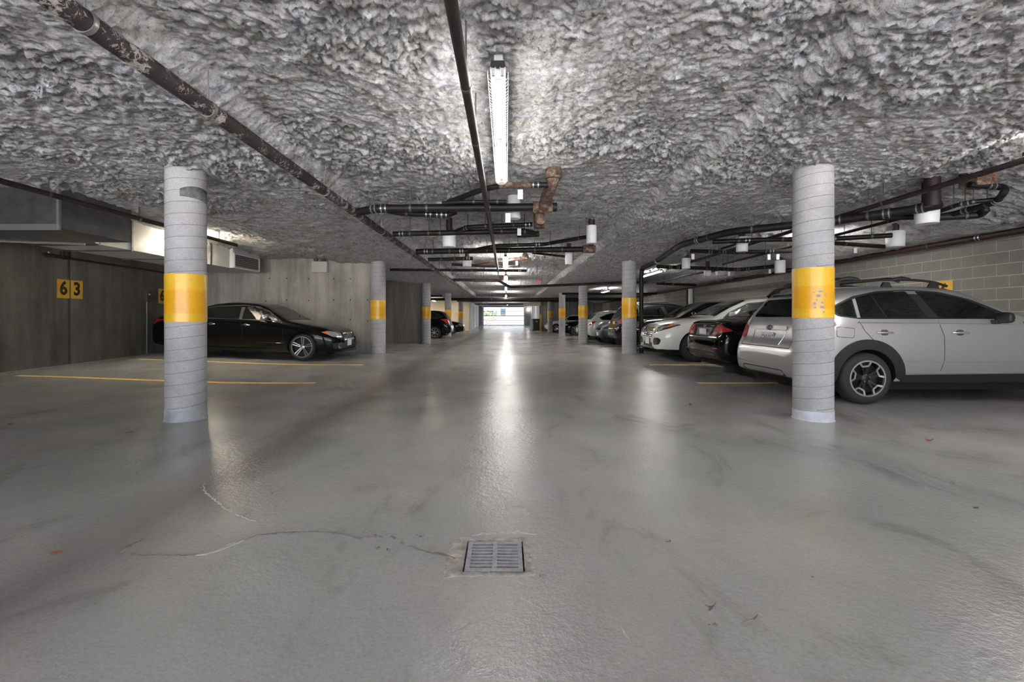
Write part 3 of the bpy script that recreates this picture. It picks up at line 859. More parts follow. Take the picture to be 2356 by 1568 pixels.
wp = pipe('wall_pipe', 'slim dark pipe with valves on the dark concrete wall under the duct', [(X0 + 0.10, 9.2, 2.34), (X0 + 0.10, 12.9, 2.30)], 0.022, 'steel_pipe', hangers=())
MB().tube([(X0 + 0.10, 8.75, 2.36), (X0 + 0.10, 9.25, 2.34)], 0.035, 10).build('valve_body', 'steel_pipe', wp, 50)
MB().tube([(X0 + 0.10, 9.12, 2.34), (X0 + 0.10, 9.12, 2.46)], 0.03, 10).build('valve_riser', 'steel_pipe', wp, 50)
MB().tube([(X0 + 0.10, 8.85, 2.36), (X0 + 0.10, 8.85, 2.42)], 0.018, 8).build('valve_cap', 'brass', wp, 50)
for yy in (9.6, 11.0, 12.5):
    MB().box((X0, yy - 0.015, 2.28), (X0 + 0.13, yy + 0.015, 2.305)).build('bracket', 'box_grey', wp)

# pipes crossing the aisle
G1 = 'pipes crossing over the aisle'
T1 = pipe('drain_pipe', 'thick black pipe with steel clamps crossing the aisle nearest the lamp', [(-2.05, 6.3, 2.60), (-1.75, 6.18, 2.62), (0.42, 6.15, 2.63)], 0.055, joints=(0.11, 0.165), hangers=(0.31, 0.4, 0.74), group=G1, tags=((0.84, 1.0),))
MB().tube([(0.36, 6.15, 2.63), (0.62, 6.15, 2.63)], 0.078, 14).build('tee_fitting', 'rusty_iron', T1, 50)
MB().tube([(0.58, 6.15, 2.63), (0.68, 6.15, 2.63)], 0.062, 14).build('clean_out', 'cast_iron', T1, 50)
MB().tube(fillet([(0.50, 6.13, 2.60), (0.52, 6.0, 2.70), (0.545, 5.6, 2.74), (0.56, 5.45, 2.80), (0.56, 5.44, 2.97)], 0.1), 0.075, 14).build('riser_elbow', 'rusty_iron', T1, 50)
MB().tube([(0.475, 6.3, 2.50), (0.48, 6.5, 2.52)], 0.07, 14).build('lower_stub', 'rusty_iron', T1, 50)
MB().tube([(0.56, 5.445, 2.80), (0.56, 5.44, 2.93)], 0.095, 14).build('rust_collar', 'rusty_iron', T1, 50)
pipe('branch_pipe', 'thin pipe half rusty, bent above the thick clamped pipe', [W(1031, 465, 2.70), W(1115, 434, 2.73), W(1160, 426, 2.74), W(1262, 425, 2.74)], 0.034, 'cast_iron', joints=(0.9,), hangers=(0.5,), group=G1, tags=((0.78, 0.9),))
BP = [o for o in COL.objects if o.name.startswith('branch_pipe')][-1]
MB().tube([W(1150, 427.5, 2.74), W(1170, 426, 2.74), W(1236, 425.3, 2.74)], 0.0365, 12).build('rusted_length', 'rusty_iron', BP, 50)
pipe('branch_pipe', 'short black pipe with clamps tucked behind the thick clamped pipe', [W(885, 482, 2.64), W(930, 490, 2.60), W(1030, 494, 2.60), W(1048, 486, 2.64)], 0.045, joints=(0.6, 0.75, 0.82), hangers=(0.3,), group=G1)
pipe('branch_pipe', 'thin black pipe just above the thick clamped pipe', [W(1018, 467, 2.66), W(1060, 464, 2.66), W(1165, 464, 2.66)], 0.026, hangers=(0.5, 0.86), group=G1)
T2 = pipe('drain_pipe', 'black pipe crossing the aisle behind the thick clamped one', [W(905, 538, 2.60), W(1040, 535, 2.60), W(1210, 531, 2.60), W(1232, 538, 2.58)], 0.046, hangers=(0.12, 0.25, 0.33, 0.75, 0.9), joints=(0.06,), group=G1)
MB().tube([W(1190, 540, 2.58), W(1240, 538, 2.58)], 0.05, 12).build('branch_stub', 'cast_iron', T2, 50)
T2b = pipe('branch_pipe', 'black pipe stepping up beside the rusty square fitting', [W(1040, 537, 2.60), W(1075, 522, 2.64), W(1225, 516, 2.66)], 0.037, hangers=(0.3, 0.5, 0.8), joints=(0.28, 0.95), group=G1, tags=((0.86, 0.9),))
pa = W(1240, 508, 2.66)
MB().tube([(pa.x, pa.y, 2.55), (pa.x, pa.y, cz(pa.x, pa.y) + 0.03)], 0.085, 14).build('rusty_riser', 'rusty_iron', T2b, 50)
T3 = pipe('drain_pipe', 'long black pipe with many rods crossing the aisle to the wide white cup', [(-2.0, 10.1, 2.60), (-0.9, 10.05, 2.61), (1.75, 10.0, 2.64)], 0.062, hangers=(0.1, 0.2, 0.42, 0.55, 0.7, 0.86), joints=(0.06, 0.27), group=G1)
pa = W(1345, 578, 2.64)
MB().tube([(1.68, 10.0, 2.64), (1.95, 10.0, 2.64)], 0.085, 12).build('tee_fitting', 'rusty_iron', T3, 50)
MB().tube([(1.86, 10.0, 2.6), (1.86, 10.0, cz(1.86, 10) + 0.03)], 0.06, 12).build('riser', 'steel_pipe', T3, 50)
T3b = pipe('branch_pipe', 'black pipe climbing to the tall white cup', [W(1080, 577, 2.60), W(1140, 565, 2.63), W(1250, 562, 2.63), W(1348, 545, 2.66)], 0.04, hangers=(0.25, 0.45, 0.7, 0.95), joints=(0.6,), group=G1)
pipe('branch_pipe', 'thin black pipe dropping to the small white cup', [W(1225, 581, 2.60), W(1310, 591, 2.58)], 0.028, group=G1, hangers=(0.5,))
T4 = pipe('drain_pipe', 'black pipe beside the lamp behind the long black pipe', [W(985, 597, 2.60), W(1088, 594, 2.62)], 0.045, hangers=(0.3, 0.6, 0.8), joints=(0.9,), group=G1)
T4b = pipe('branch_pipe', 'dull brass pipe lit by the second lamp', [W(1095, 606, 2.60), W(1140, 600, 2.62), W(1215, 592, 2.64)], 0.035, 'rusty_iron', hangers=(0.5,), group=G1, tags=((0.8, 0.9),))
MB().tube([W(1208, 598, 2.6), W(1208, 588, 2.75)], 0.09, 12).build('rusty_riser', 'rusty_iron', T4b, 50)
T5 = pipe('drain_pipe', 'thin straight pipe crossing from the pale wall column over the aisle', [(-3.55, 13.9, 2.60), (0.62, 13.9, 2.57)], 0.04, hangers=(0.36, 0.45, 0.6, 0.9), joints=(0.95,), group=G1)
T5b = pipe('branch_pipe', 'black pipe below the third lamp in the aisle', [W(1040, 608, 2.62), W(1120, 612, 2.60), W(1195, 610, 2.60)], 0.04, 'steel_pipe', hangers=(0.2, 0.7), group=G1)
T6 = pipe('drain_pipe', 'dark pipe with red valves swinging across the aisle beneath the fourth lamp', [(-2.1, 17.9, 2.62), (-0.3, 18.3, 2.62), (0.0, 19.2, 2.5), (0.2, 19.6, 2.45), (3.9, 20.0, 2.62), (6.0, 19.4, 2.66)], 0.055, 'steel_pipe', hangers=(0.1, 0.4, 0.5, 0.6, 0.7, 0.8), group=G1)
for px, py in ((1240, 647), (1153, 641)):
    q = WD(px, py, 19.0); MB().lathe([(0, -0.04), (0.07, -0.03), (0.07, 0.03), (0, 0.04)], 10, tuple(q), 'Y').build('valve_wheel', 'valve_red', T6, 50)
# far dark services
pipe('drain_pipe', 'black pipe low across the whole garage near the far black saloon', [(-8.5, 30.0, 2.34), (8.2, 30.0, 2.36)], 0.09, hangers=(0.1, 0.3, 0.45, 0.6, 0.8), group=G1)
pipe('drain_pipe', 'thin dark pipe across the far side bay above the hatchback tail', [(-8.8, 27.0, 2.40), (-3.8, 27.0, 2.42)], 0.05, hangers=(0.2, 0.7), group=G1)
pipe('drain_pipe', 'dark pipe over the far end of the aisle', [(-3.0, 34.0, 2.38), (6.0, 34.0, 2.38)], 0.06, hangers=(0.2, 0.5, 0.8), group=G1)
o = MB().bbox((-3.5, 32.0, 2.26), (0.4, 33.0, 2.50), 0.03).build('dark_duct', 'black_trim')
tag(o, 'flat black duct hanging over the far end of the aisle', 'duct')
for k in range(4):
    MB().tube([(-3.2 + k * 1.1, 32.5, 2.5), (-3.2 + k * 1.1, 32.5, 2.80)], 0.012, 6).build('hanger', 'rod', o)
pipe('far_pipe', 'pale pipe just before the exit passage', [(-1.6, 38.4, 2.42), (1.9, 38.4, 2.45)], 0.06, 'white_plastic', hangers=(0.2, 0.8), group=G1)
pipe('far_pipe', 'dark sprinkler pipe in the exit passage', [(-3.0, 43.5, 2.42), (2.7, 43.5, 2.42)], 0.05, 'steel_pipe', hangers=(0.2, 0.8), group=G1)
pipe('far_pipe', 'pale conduit in front of the gate head', [(-2.8, 50, 2.45), (2.6, 50, 2.45)], 0.05, 'white_plastic', hangers=(0.2, 0.8), group=G1)

# services above the parked cars
G2 = 'pipes above the row of parked cars'
R1 = pipe('drain_pipe', 'thick black clamped pipe bending past the scratched column to the vertical drain', [W(2165, 470, 2.58), W(2100, 482, 2.575), W(1925, 507, 2.565), W(1680, 533, 2.555), W(1566, 563, 2.55), W(1506, 604, 2.54), (3.80, 12.72, 2.52), (3.78, 12.75, 2.30), (3.78, 12.75, fz(3.78, 12.75))], 0.060, joints=(0.02, 0.055, 0.11, 0.155, 0.33, 0.62, 0.98), hangers=(0.075, 0.22, 0.3, 0.42, 0.5), bend=0.22, group=G2, n=14)
pa = W(2145, 470, 2.58)
MB().tube([(pa.x, pa.y, 2.56), (pa.x, pa.y, cz(pa.x, pa.y) + 0.03)], 0.085, 14).build('riser', 'steel_pipe', R1, 50)
pipe('branch_pipe', 'slim black pipe reaching towards the corner riser', [W(2155, 488, 2.58), W(2215, 467, 2.60), W(2296, 458, 2.60)], 0.028, hangers=(0.4, 0.7), joints=(0.6,), group=G2)
pipe('branch_pipe', 'black pipe rising in an elbow to the rusty ceiling plate', [W(1985, 502, 2.54), W(2175, 497, 2.54), W(2292, 465, 2.58), W(2312, 440, 2.62), W(2312, 430, 2.72), W(2230, 424, 2.76)], 0.038, joints=(0.5, 0.66, 0.9), hangers=(0.6,), bend=0.15, group=G2)
pipe('branch_pipe', 'short black pipe ending in a round elbow', [W(2150, 500, 2.52), W(2255, 494, 2.52), W(2268, 482, 2.56), W(2255, 478, 2.60)], 0.05, hangers=(0.5,), bend=0.1, group=G2)
pa = W(2250, 420, 2.80)
o = MB().bbox((pa.x - 0.13, pa.y - 0.12, 2.74), (pa.x + 0.13, pa.y + 0.12, cz(pa.x, pa.y) + 0.03), 0.02).build('ceiling_plate', 'rusty_iron', smooth=40)
tag(o, 'rust-stained fitting on the ceiling above the silver car', 'fitting')
pipe('drain_pipe', 'black ribbed pipe leading to the white bucket by the wall', [W(1640, 556, 2.54), W(1760, 551, 2.54), W(1920, 549, 2.54), W(2052, 541, 2.55)], 0.042, joints=(0.2, 0.7), hangers=(0.15, 0.4, 0.6, 0.9), group=G2)
pipe('branch_pipe', 'black pipe under the ribbed one beside the scratched column', [W(1905, 558, 2.50), W(1960, 562, 2.50), W(2034, 567, 2.49)], 0.04, hangers=(0.3,), group=G2, tags=((0.5, 0.8),))
pipe('drain_pipe', 'black pipe with pale end in the bright bay between columns', [W(1590, 577, 2.54), W(1680, 580, 2.54), W(1826, 577, 2.54)], 0.04, joints=(0.2, 0.35, 0.8), hangers=(0.3, 0.55, 0.75), group=G2, tags=((0.02, 0.9), (0.78, 0.9), (0.86, 0.9)))
pipe('drain_pipe', 'lowest black pipe in the bright bay between columns', [W(1512, 613, 2.52), W(1600, 616, 2.50), W(1700, 620, 2.50), W(1795, 611, 2.52)], 0.05, joints=(0.1, 0.16, 0.7, 0.78), hangers=(0.4, 0.5, 0.56, 0.6, 0.66, 0.9), group=G2, tags=((0.5, 0.9), (0.62, 0.9), (0.93, 0.9)))
pipe('branch_pipe', 'curved thin black pipe joining the crowded pipes', [W(1690, 552, 2.55), W(1692, 562, 2.52), W(1660, 572, 2.52)], 0.022, group=G2, bend=0.1)
pipe('branch_pipe', 'thin black pipe sloping to the bright lamp behind', [W(1520, 650, 2.50), W(1580, 632, 2.52), W(1650, 622, 2.54)], 0.03, hangers=(0.3, 0.8), group=G2)
pipe('branch_pipe', 'dark pipe low in the far bay above the black crossover', [W(1510, 652, 2.46), W(1600, 655, 2.46)], 0.05, hangers=(0.2, 0.6), joints=(0.4,), group=G2)
pipe('far_pipe', 'dark pipe over the row of far cars', [(3.0, 24.5, 2.42), (8.1, 24.5, 2.42)], 0.06, hangers=(0.2, 0.5, 0.8), group=G2)

def cup(px0, py0, px1, py1, d, label, stub=True):
    """white plastic cup hung under a pipe"""
    a, c = WD(px0, py0, d), WD(px1, py1, d)
    x = (a.x + c.x) / 2; r = (c.x - a.x) / 2; z1_, z0_ = a.z, c.z
    t = thing('white_cup', label, 'cup', (x, d, z0_), 0, 'white plastic cups fixed to the pipes')
    h = z1_ - z0_
    MB().lathe([(0.0, 0.0), (r * 0.90, 0.0), (r * 0.96, 0.008), (r, h * 0.5), (r, h - 0.01), (r * 0.97, h), (0.0, h)], 20).build('cup_body', 'white_plastic', t, 40)
    MB().tube([(0, 0, h - 0.01), (0, 0, cz(x, d) + 0.04 - z0_)], min(r * 0.75, 0.055), 12).build('stub_pipe', 'steel_pipe', t, 50)
cup(1018, 541, 1049, 568, 8.0, 'white cup under the brown stub, between the first two crossing pipes')
cup(1168, 451, 1198, 503, 6.6, 'tall white cup partly hidden behind the thick clamped pipe')
cup(1349, 519, 1373, 560, 8.2, 'tall white cup at the end of the climbing black pipe')
cup(1300, 581, 1317, 608, 10.6, 'small white cup at the end of the dropping pipe')
cup(1064, 597, 1085, 613, 11.8, 'small white cup beside the second lamp')
cup(2110, 480, 2155, 515, 6.05, 'widest white bucket under the thick pipe above the silver car')
cup(2042, 532, 2078, 568, 8.2, 'white bucket above the roof rails near the block wall')
cup(1694, 545, 1720, 579, 8.7, 'white cup among the crowded black pipes between the columns')
cup(1569, 594, 1588, 618, 11.6, 'small white cup at the corner of the bent thick pipe')
cup(1620, 622, 1636, 635, 13.5, 'smallest white cup low above the white crossover')
cup(1783, 599, 1806, 628, 12.0, 'white elbow cup close to the scratched column above the black coupe')

# ================================================================== DUCT
ZB = 2.36
t = thing('air_duct', 'large galvanised air duct under the ceiling along the dark wall', 'duct', (0, 0, 0))
def top_(x, y):
    return cz(x, y) + 0.06
MB().box((X0 + 0.02, 6.2, ZB), (-6.1, 7.4, 2.97)).build('near_section', 'galvanised', t)
MB().prism([(-6.1, 6.22), (-6.78, 7.58), (-7.95, 7.58), (-7.95, 6.9), (-7.9, 6.22)][::-1], ZB - 0.004, 2.96, 'Z').build('elbow_section', 'galvanised', t)
ysd = [7.58, 8.25, 9.45, 10.45, 11.19]
for i in range(4):
    mb = MB()
    y0_, y1_ = ysd[i] + 0.006, ysd[i + 1] - 0.006
    # side skin cross-broken towards its middle
    q = 0.018
    vv = [(-6.8, y0_, ZB), (-6.8, y1_, ZB), (-6.8, y1_, 2.96), (-6.8, y0_, 2.96), (-6.8 + q, (y0_ + y1_) / 2, (ZB + 2.9) / 2),
          (-7.95, y0_, ZB), (-7.95, y1_, ZB), (-7.95, y1_, 2.96), (-7.95, y0_, 2.96)]
    mb.add(vv, [(0, 1, 4), (1, 2, 4), (2, 3, 4), (3, 0, 4), (0, 5, 6, 1), (5, 8, 7, 6), (0, 3, 8, 5), (1, 6, 7, 2), (3, 2, 7, 8)])
    mb.build('duct_section', 'duct_paint', t)
for y_ in ysd[:-1]:
    MB().box((-7.97, y_ - 0.018, ZB - 0.022), (-6.775, y_ + 0.018, 2.95)).build('flange', 'galvanised', t)
MB().box((-7.0, 6.19, ZB - 0.03), (-6.08, 6.215, ZB + 0.04)).build('flange', 'steel_band', t)
MB().box((X0 + 0.02, 6.18, ZB - 0.006), (-6.1, 6.2, ZB + 0.05)).build('flange', 'steel_band', t)
MB().box((-6.12, 6.185, ZB), (-6.085, 6.22, 2.96)).build('corner_angle', 'steel_band', t)
MB().tube([(-8.9, 6.9, ZB - 0.02), (-6.9, 7.45, ZB - 0.02)], 0.022, 8).build('stiffener', 'steel_band', t)
MB().box((-7.95, 11.19, ZB), (-6.72, 12.36, 2.90)).build('end_section', 'duct_paint', t)
gr = MB()
gr.box((-6.72, 11.20, ZB + 0.01), (-6.69, 11.24, 2.74)); gr.box((-6.72, 12.32, ZB + 0.01), (-6.69, 12.36, 2.74)); gr.box((-6.72, 11.24, ZB + 0.01), (-6.69, 12.32, ZB + 0.045)); gr.box((-6.72, 11.24, 2.70), (-6.69, 12.32, 2.74))
gr.build('grille_frame', 'duct_paint', t)
MB().box((-6.72, 11.24, ZB + 0.045), (-6.712, 12.32, 2.70)).build('grille_screen', 'box_grey', t)
for k in range(14):
    z_ = ZB + 0.065 + k * 0.046
    MB().box((-6.712, 11.24, z_), (-6.70, 12.32, z_ + 0.012)).build('louvre', 'socket_grey', t)
o = tag(MB().bbox((-7.9, -5.9, ZB), (-6.8, -1.5, 2.62), 0.02).build('air_duct', 'galvanised'), 'duct run behind the viewer along the dark wall', 'duct')

# ================================================================== LAMPS
def lamp(x, y0, y1, z, label, cage=True, tubemat='tube_glow', tubes=2, cw=0.034):
    L = y1 - y0; t = thing('strip_lamp', label, 'lamp', (x, y0, z), 0, 'caged fluorescent strip lamps')
    MB().prism([(-cw, 0.0), (-0.012, 0.0), (-0.010, -0.012), (0.010, -0.012), (0.012, 0.0), (cw, 0.0), (cw - 0.008, 0.04), (0.008 - cw, 0.04)], 0, L, 'Y').build('channel', 'lamp_enamel', t)
    top = cz(x, (y0 + y1) / 2) + 0.04 - z
    for q in (0.12, 0.5, 0.88):
        MB().box((-0.03, L * q - 0.03, 0.045), (0.03, L * q + 0.03, max(0.06, top))).build('mount', 'socket_grey', t)
    h = L / tubes
    for i in range(tubes):
        for s_ in (-0.029, 0.029):
            MB().tube([(s_, i * h + 0.035, -0.034), (s_, (i + 1) * h - 0.035, -0.034)], 0.013, 10).build('tube', tubemat, t, 60)
            for e in (i * h + 0.012, (i + 1) * h - 0.036):
                MB().box((s_ - 0.010, e, -0.046), (s_ + 0.010, e + 0.024, 0.0)).build('socket', 'socket_grey', t)
    if cage:
        mb = MB(); prof = [(-0.066, 0.03), (-0.066, -0.035), (-0.036, -0.068), (0.036, -0.068), (0.066, -0.035), (0.066, 0.03)]
        k = int(L / 0.042)
        for i in range(k + 1):
            yy = 0.02 + (L - 0.04) * i / k
            mb.tube([(a, yy, c) for a, c in prof], 0.0016, 3)
        for a, c in prof[1:5]:
            mb.tube([(a, 0.0, c), (a, L, c)], 0.002, 4)
        for f_ in (0.75, 0.5, 0.25):      # stepped end hoops
            mb.tube([(a * f_, L + 0.012, c * f_) for a, c in prof], 0.002, 4)
        mb.build('wire_guard', 'lamp_wire', t)
    return t
lamp(-0.054, 2.86, 5.18, 2.715, 'caged strip lamp nearest the camera over the aisle', tubemat='tube_soft', cw=0.05)
lamp(-0.02, 10.7, 13.0, 2.58, 'strip lamp over the aisle behind the long black crossing pipe', tubemat='tube_bright')
lamp(-0.02, 15.6, 17.9, 2.58, 'strip lamp over the aisle past the end of the slim pipe', tubemat='tube_bright')
lamp(-0.02, 21.0, 23.3, 2.56, 'strip lamp over the aisle just past the pipe with red valves', cage=False, tubemat='tube_bright')
lamp(-0.02, 28.0, 30.0, 2.54, 'strip lamp over the aisle before the flat black duct', cage=False, tubemat='tube_bright')
lamp(0.0, 36.0, 38.0, 2.52, 'strip lamp over the aisle near the exit passage', cage=False)
lamp(-0.1, -4.6, -2.3, 2.74, 'strip lamp over the aisle behind the viewer', cage=False)
lamp(5.1, -4.6, -2.3, 2.74, 'strip lamp behind the viewer by the block wall', cage=False)
lamp(-5.3, -4.6, -2.3, 2.72, 'strip lamp behind the viewer by the dark wall', cage=False)
lamp(5.13, 2.1, 4.50, 2.73, 'strip lamp at the corner above the slim pipe by the silver car', cage=True)
lamp(6.3, 8.9, 9.95, 2.70, 'short strip lamp hidden behind the scratched column above the parked cars', cage=False, tubemat='tube_bright', tubes=1)
lamp(5.05, 14.8, 17.2, 2.68, 'strip lamp behind the vertical black drain pipe', cage=False)
lamp(5.6, 24.8, 27.0, 2.62, 'strip lamp over the far parked cars', cage=False)
lamp(-6.50, 9.1, 9.85, 2.72, 'short strip lamp hidden behind the smeared column beside the duct', cage=False, tubemat='tube_warm', tubes=1)
lamp(0.1, 44.5, 46.9, 2.46, 'strip lamp inside the exit passage', cage=False, tubemat='tube_bright')
lamp(-6.0, 36.3, 38.3, 2.55, 'warm strip lamp in the far bay behind the dim partition', cage=False, tubemat='tube_warm')
lamp(-6.0, 24.0, 26.0, 2.62, 'strip lamp above the black hatchback beyond the partition', cage=False)

# ================================================================== CARS
LOWER = [(0, 0), (0.5, 0), (0.84, 0), (0.925, 0.03), (0.962, 0.12), (0.985, 0.30), (1.0, 0.55), (1.0, 0.75), (0.988, 0.92), (0.965, 1.0)]
def car_body(keys, L, tumble, axles, r_arch, z_axle):
    K = np.array(keys, float)
    u = np.concatenate([0.7 * np.linspace(0, 1, 26) ** 1.8, np.linspace(0.7, L - 0.8, 34)[1:-1], L - 0.8 * np.linspace(1, 0, 28) ** 1.8])
    zb, zs, zt, w, nn = [pchip(K[:, 0], K[:, c], u) for c in (1, 2, 3, 4, 5)]
    NU = 13
    verts = []; ring_n = 0
    for i, x in enumerate(u):
        half = [(fy * w[i], zb[i] + tz * (zs[i] - zb[i])) for fy, tz in LOWER]
        for k in range(1, NU + 1):
            th = PI / 2 * (k / NU)
            y = 0.965 * w[i] * max(0.0, math.cos(th)) ** (2 / nn[i]); z = zs[i] + (zt[i] - zs[i]) * math.sin(th) ** (2 / nn[i])
            if k == NU:
                y = 0.0
            y *= 1 - tumble * (z - zs[i]) / 0.5
            half.append((y, z))
        full = [(y, z) for y, z in half] + [(-y, z) for y, z in half[-2:0:-1]]
        ring_n = len(full)
        verts += [(x, y, z) for y, z in full]
    faces = []
    S = len(u)
    for i in range(S - 1):
        for k in range(ring_n):
            a = i * ring_n + k; b_ = i * ring_n + (k + 1) % ring_n
            faces.append((a, b_, b_ + ring_n, a + ring_n))
    faces.append(tuple(reversed(range(ring_n)))); faces.append(tuple(range((S - 1) * ring_n, S * ring_n)))
    bm = bmesh.new()
    bv = [bm.verts.new(v) for v in verts]
    for f in faces:
        bm.faces.new([bv[i] for i in f])
    bmesh.ops.recalc_face_normals(bm, faces=bm.faces)
    bvh = BVHTree.FromBMesh(bm)
    me = bpy.data.meshes.new('body'); bm.to_mesh(me); bm.free()
    me.materials.append(MATS['paint_black']); me.materials.append(MATS['wheel_well'])
    # wheel wells
    cb = MB()
    for ax in axles:
        for s_ in (-1, 1):
            lo_, hi_ = (0.56, 1.2) if s_ > 0 else (-1.2, -0.56)
            poly = [(ax + r_arch * math.cos(t_), z_axle + r_arch * math.sin(t_)) for t_ in np.linspace(0, 2 * PI, 41)[:-1]]
            cb.prism(poly, lo_, hi_, 'Y')
    cm = bpy.data.meshes.new('well'); cm.from_pydata([tuple(v) for v in cb.v], [], cb.f)
    bmx = bmesh.new(); bmx.from_mesh(cm); bmesh.ops.recalc_face_normals(bmx, faces=bmx.faces); bmx.to_mesh(cm); bmx.free()
    cm.materials.append(MATS['paint_black']); cm.materials.append(MATS['wheel_well'])
    cm.polygons.foreach_set('material_index', [1] * len(cm.polygons))
    co = bpy.data.objects.new('well', cm); COL.objects.link(co)
    bo = bpy.data.objects.new('body', me); COL.objects.link(bo)
    md = bo.modifiers.new('wells', 'BOOLEAN'); md.operation = 'DIFFERENCE'; md.object = co; md.solver = 'EXACT'; md.material_mode = 'INDEX'
    dg2 = bpy.context.evaluated_depsgraph_get()
    out = bpy.data.meshes.new_from_object(bo.evaluated_get(dg2))
    bpy.data.objects.remove(bo); bpy.data.objects.remove(co)
    out.polygons.foreach_set('use_smooth', [True] * len(out.polygons)); out.set_sharp_from_angle(angle=math.radians(38))
    return out, bvh, L

def rnd(poly, r, n=4):
    """round the corners of a 2-D polygon"""
    out = []
    m_ = len(poly)
    for i in range(m_):
        p = Vector(poly[i]); a = Vector(poly[i - 1]) - p; b_ = Vector(poly[(i + 1) % m_]) - p
        q = min(r, a.length * 0.45, b_.length * 0.45)
        p0, p1 = p + a.normalized() * q, p + b_.normalized() * q
        for k in range(n + 1):
            t_ = k / n
            c = p0 * (1 - t_) ** 2 + p * 2 * t_ * (1 - t_) + p1 * t_ * t_
            out.append((c.x, c.y))
    return out
VIEWS = {'side+': (lambda a, c: Vector((a, 3, c)), Vector((0, -1, 0))), 'side-': (lambda a, c: Vector((a, -3, c)), Vector((0, 1, 0))),
         'front': (lambda a, c: Vector((9, a, c)), Vector((-1, 0, 0))), 'rear': (lambda a, c: Vector((-3, a, c)), Vector((1, 0, 0))),
         'top': (lambda a, c: Vector((a, c, 5)), Vector((0, 0, -1)))}
def project(bvh, view, a, c, off):
    org, d = VIEWS[view]
    h, nrm, _, _ = bvh.ray_cast(org(a, c), d)
    if h is None:
        o_ = org(a, c); o_ = o_ - d * -2.4 if False else o_ + d * 2.1
        h, nrm, _, _ = bvh.find_nearest(o_)
    if nrm.dot(d) > 0:
        nrm = -nrm
    return h + nrm * off, nrm
def patch(name, bvh, view, poly, mat, parent, off=0.005, h=0.07, thick=0.012, r=0.0, smooth=40):
    if r:
        poly = rnd(poly, r)
    bm = bmesh.new()
    bm.faces.new([bm.verts.new((a, c, 0)) for a, c in poly])
    xs_ = [p[0] for p in poly]; ys_ = [p[1] for p in poly]
    for axis, lo_, hi_ in ((0, min(xs_), max(xs_)), (1, min(ys_), max(ys_))):
        k = int((hi_ - lo_) / h)
        for i in range(1, k + 1):
            co = [0, 0, 0]; no = [0, 0, 0]; co[axis] = lo_ + (hi_ - lo_) * i / (k + 1); no[axis] = 1
            bmesh.ops.bisect_plane(bm, geom=bm.verts[:] + bm.edges[:] + bm.faces[:], plane_co=co, plane_no=no)
    nr = {}
    for v_ in bm.verts:
        p, n_ = project(bvh, view, v_.co.x, v_.co.y, off)
        v_.co = p; nr[v_] = n_
    d = VIEWS[view][1]
    bm.normal_update()
    for f in bm.faces:
        if f.normal.dot(d) > 0:
            f.normal_flip()
    be = [e for e in bm.edges if e.is_boundary]
    ex = bmesh.ops.extrude_edge_only(bm, edges=be)
    for g in ex['geom']:
        if isinstance(g, bmesh.types.BMVert):
            best = min((e.other_vert(g) for e in g.link_edges), key=lambda q: (q.co - g.co).length)
            g.co = g.co - nr.get(best, -d) * thick
    bmesh.ops.recalc_face_normals(bm, faces=bm.faces)
    me = bpy.data.meshes.new(name); bm.to_mesh(me); bm.free()
    return link(name, me, mat, parent, smooth)
def line_on(name, bvh, view, pts, r, mat, parent, off=0.0, step=0.05, n=5):
    dense = []
    for a, b_ in zip(pts[:-1], pts[1:]):
        k = max(1, int(math.hypot(b_[0] - a[0], b_[1] - a[1]) / step))
        dense += [(a[0] + (b_[0] - a[0]) * i / k, a[1] + (b_[1] - a[1]) * i / k) for i in range(k)]
    dense.append(pts[-1])
    return MB().tube([project(bvh, view, a, c, off)[0] for a, c in dense], r, n).build(name, mat, parent, 60)

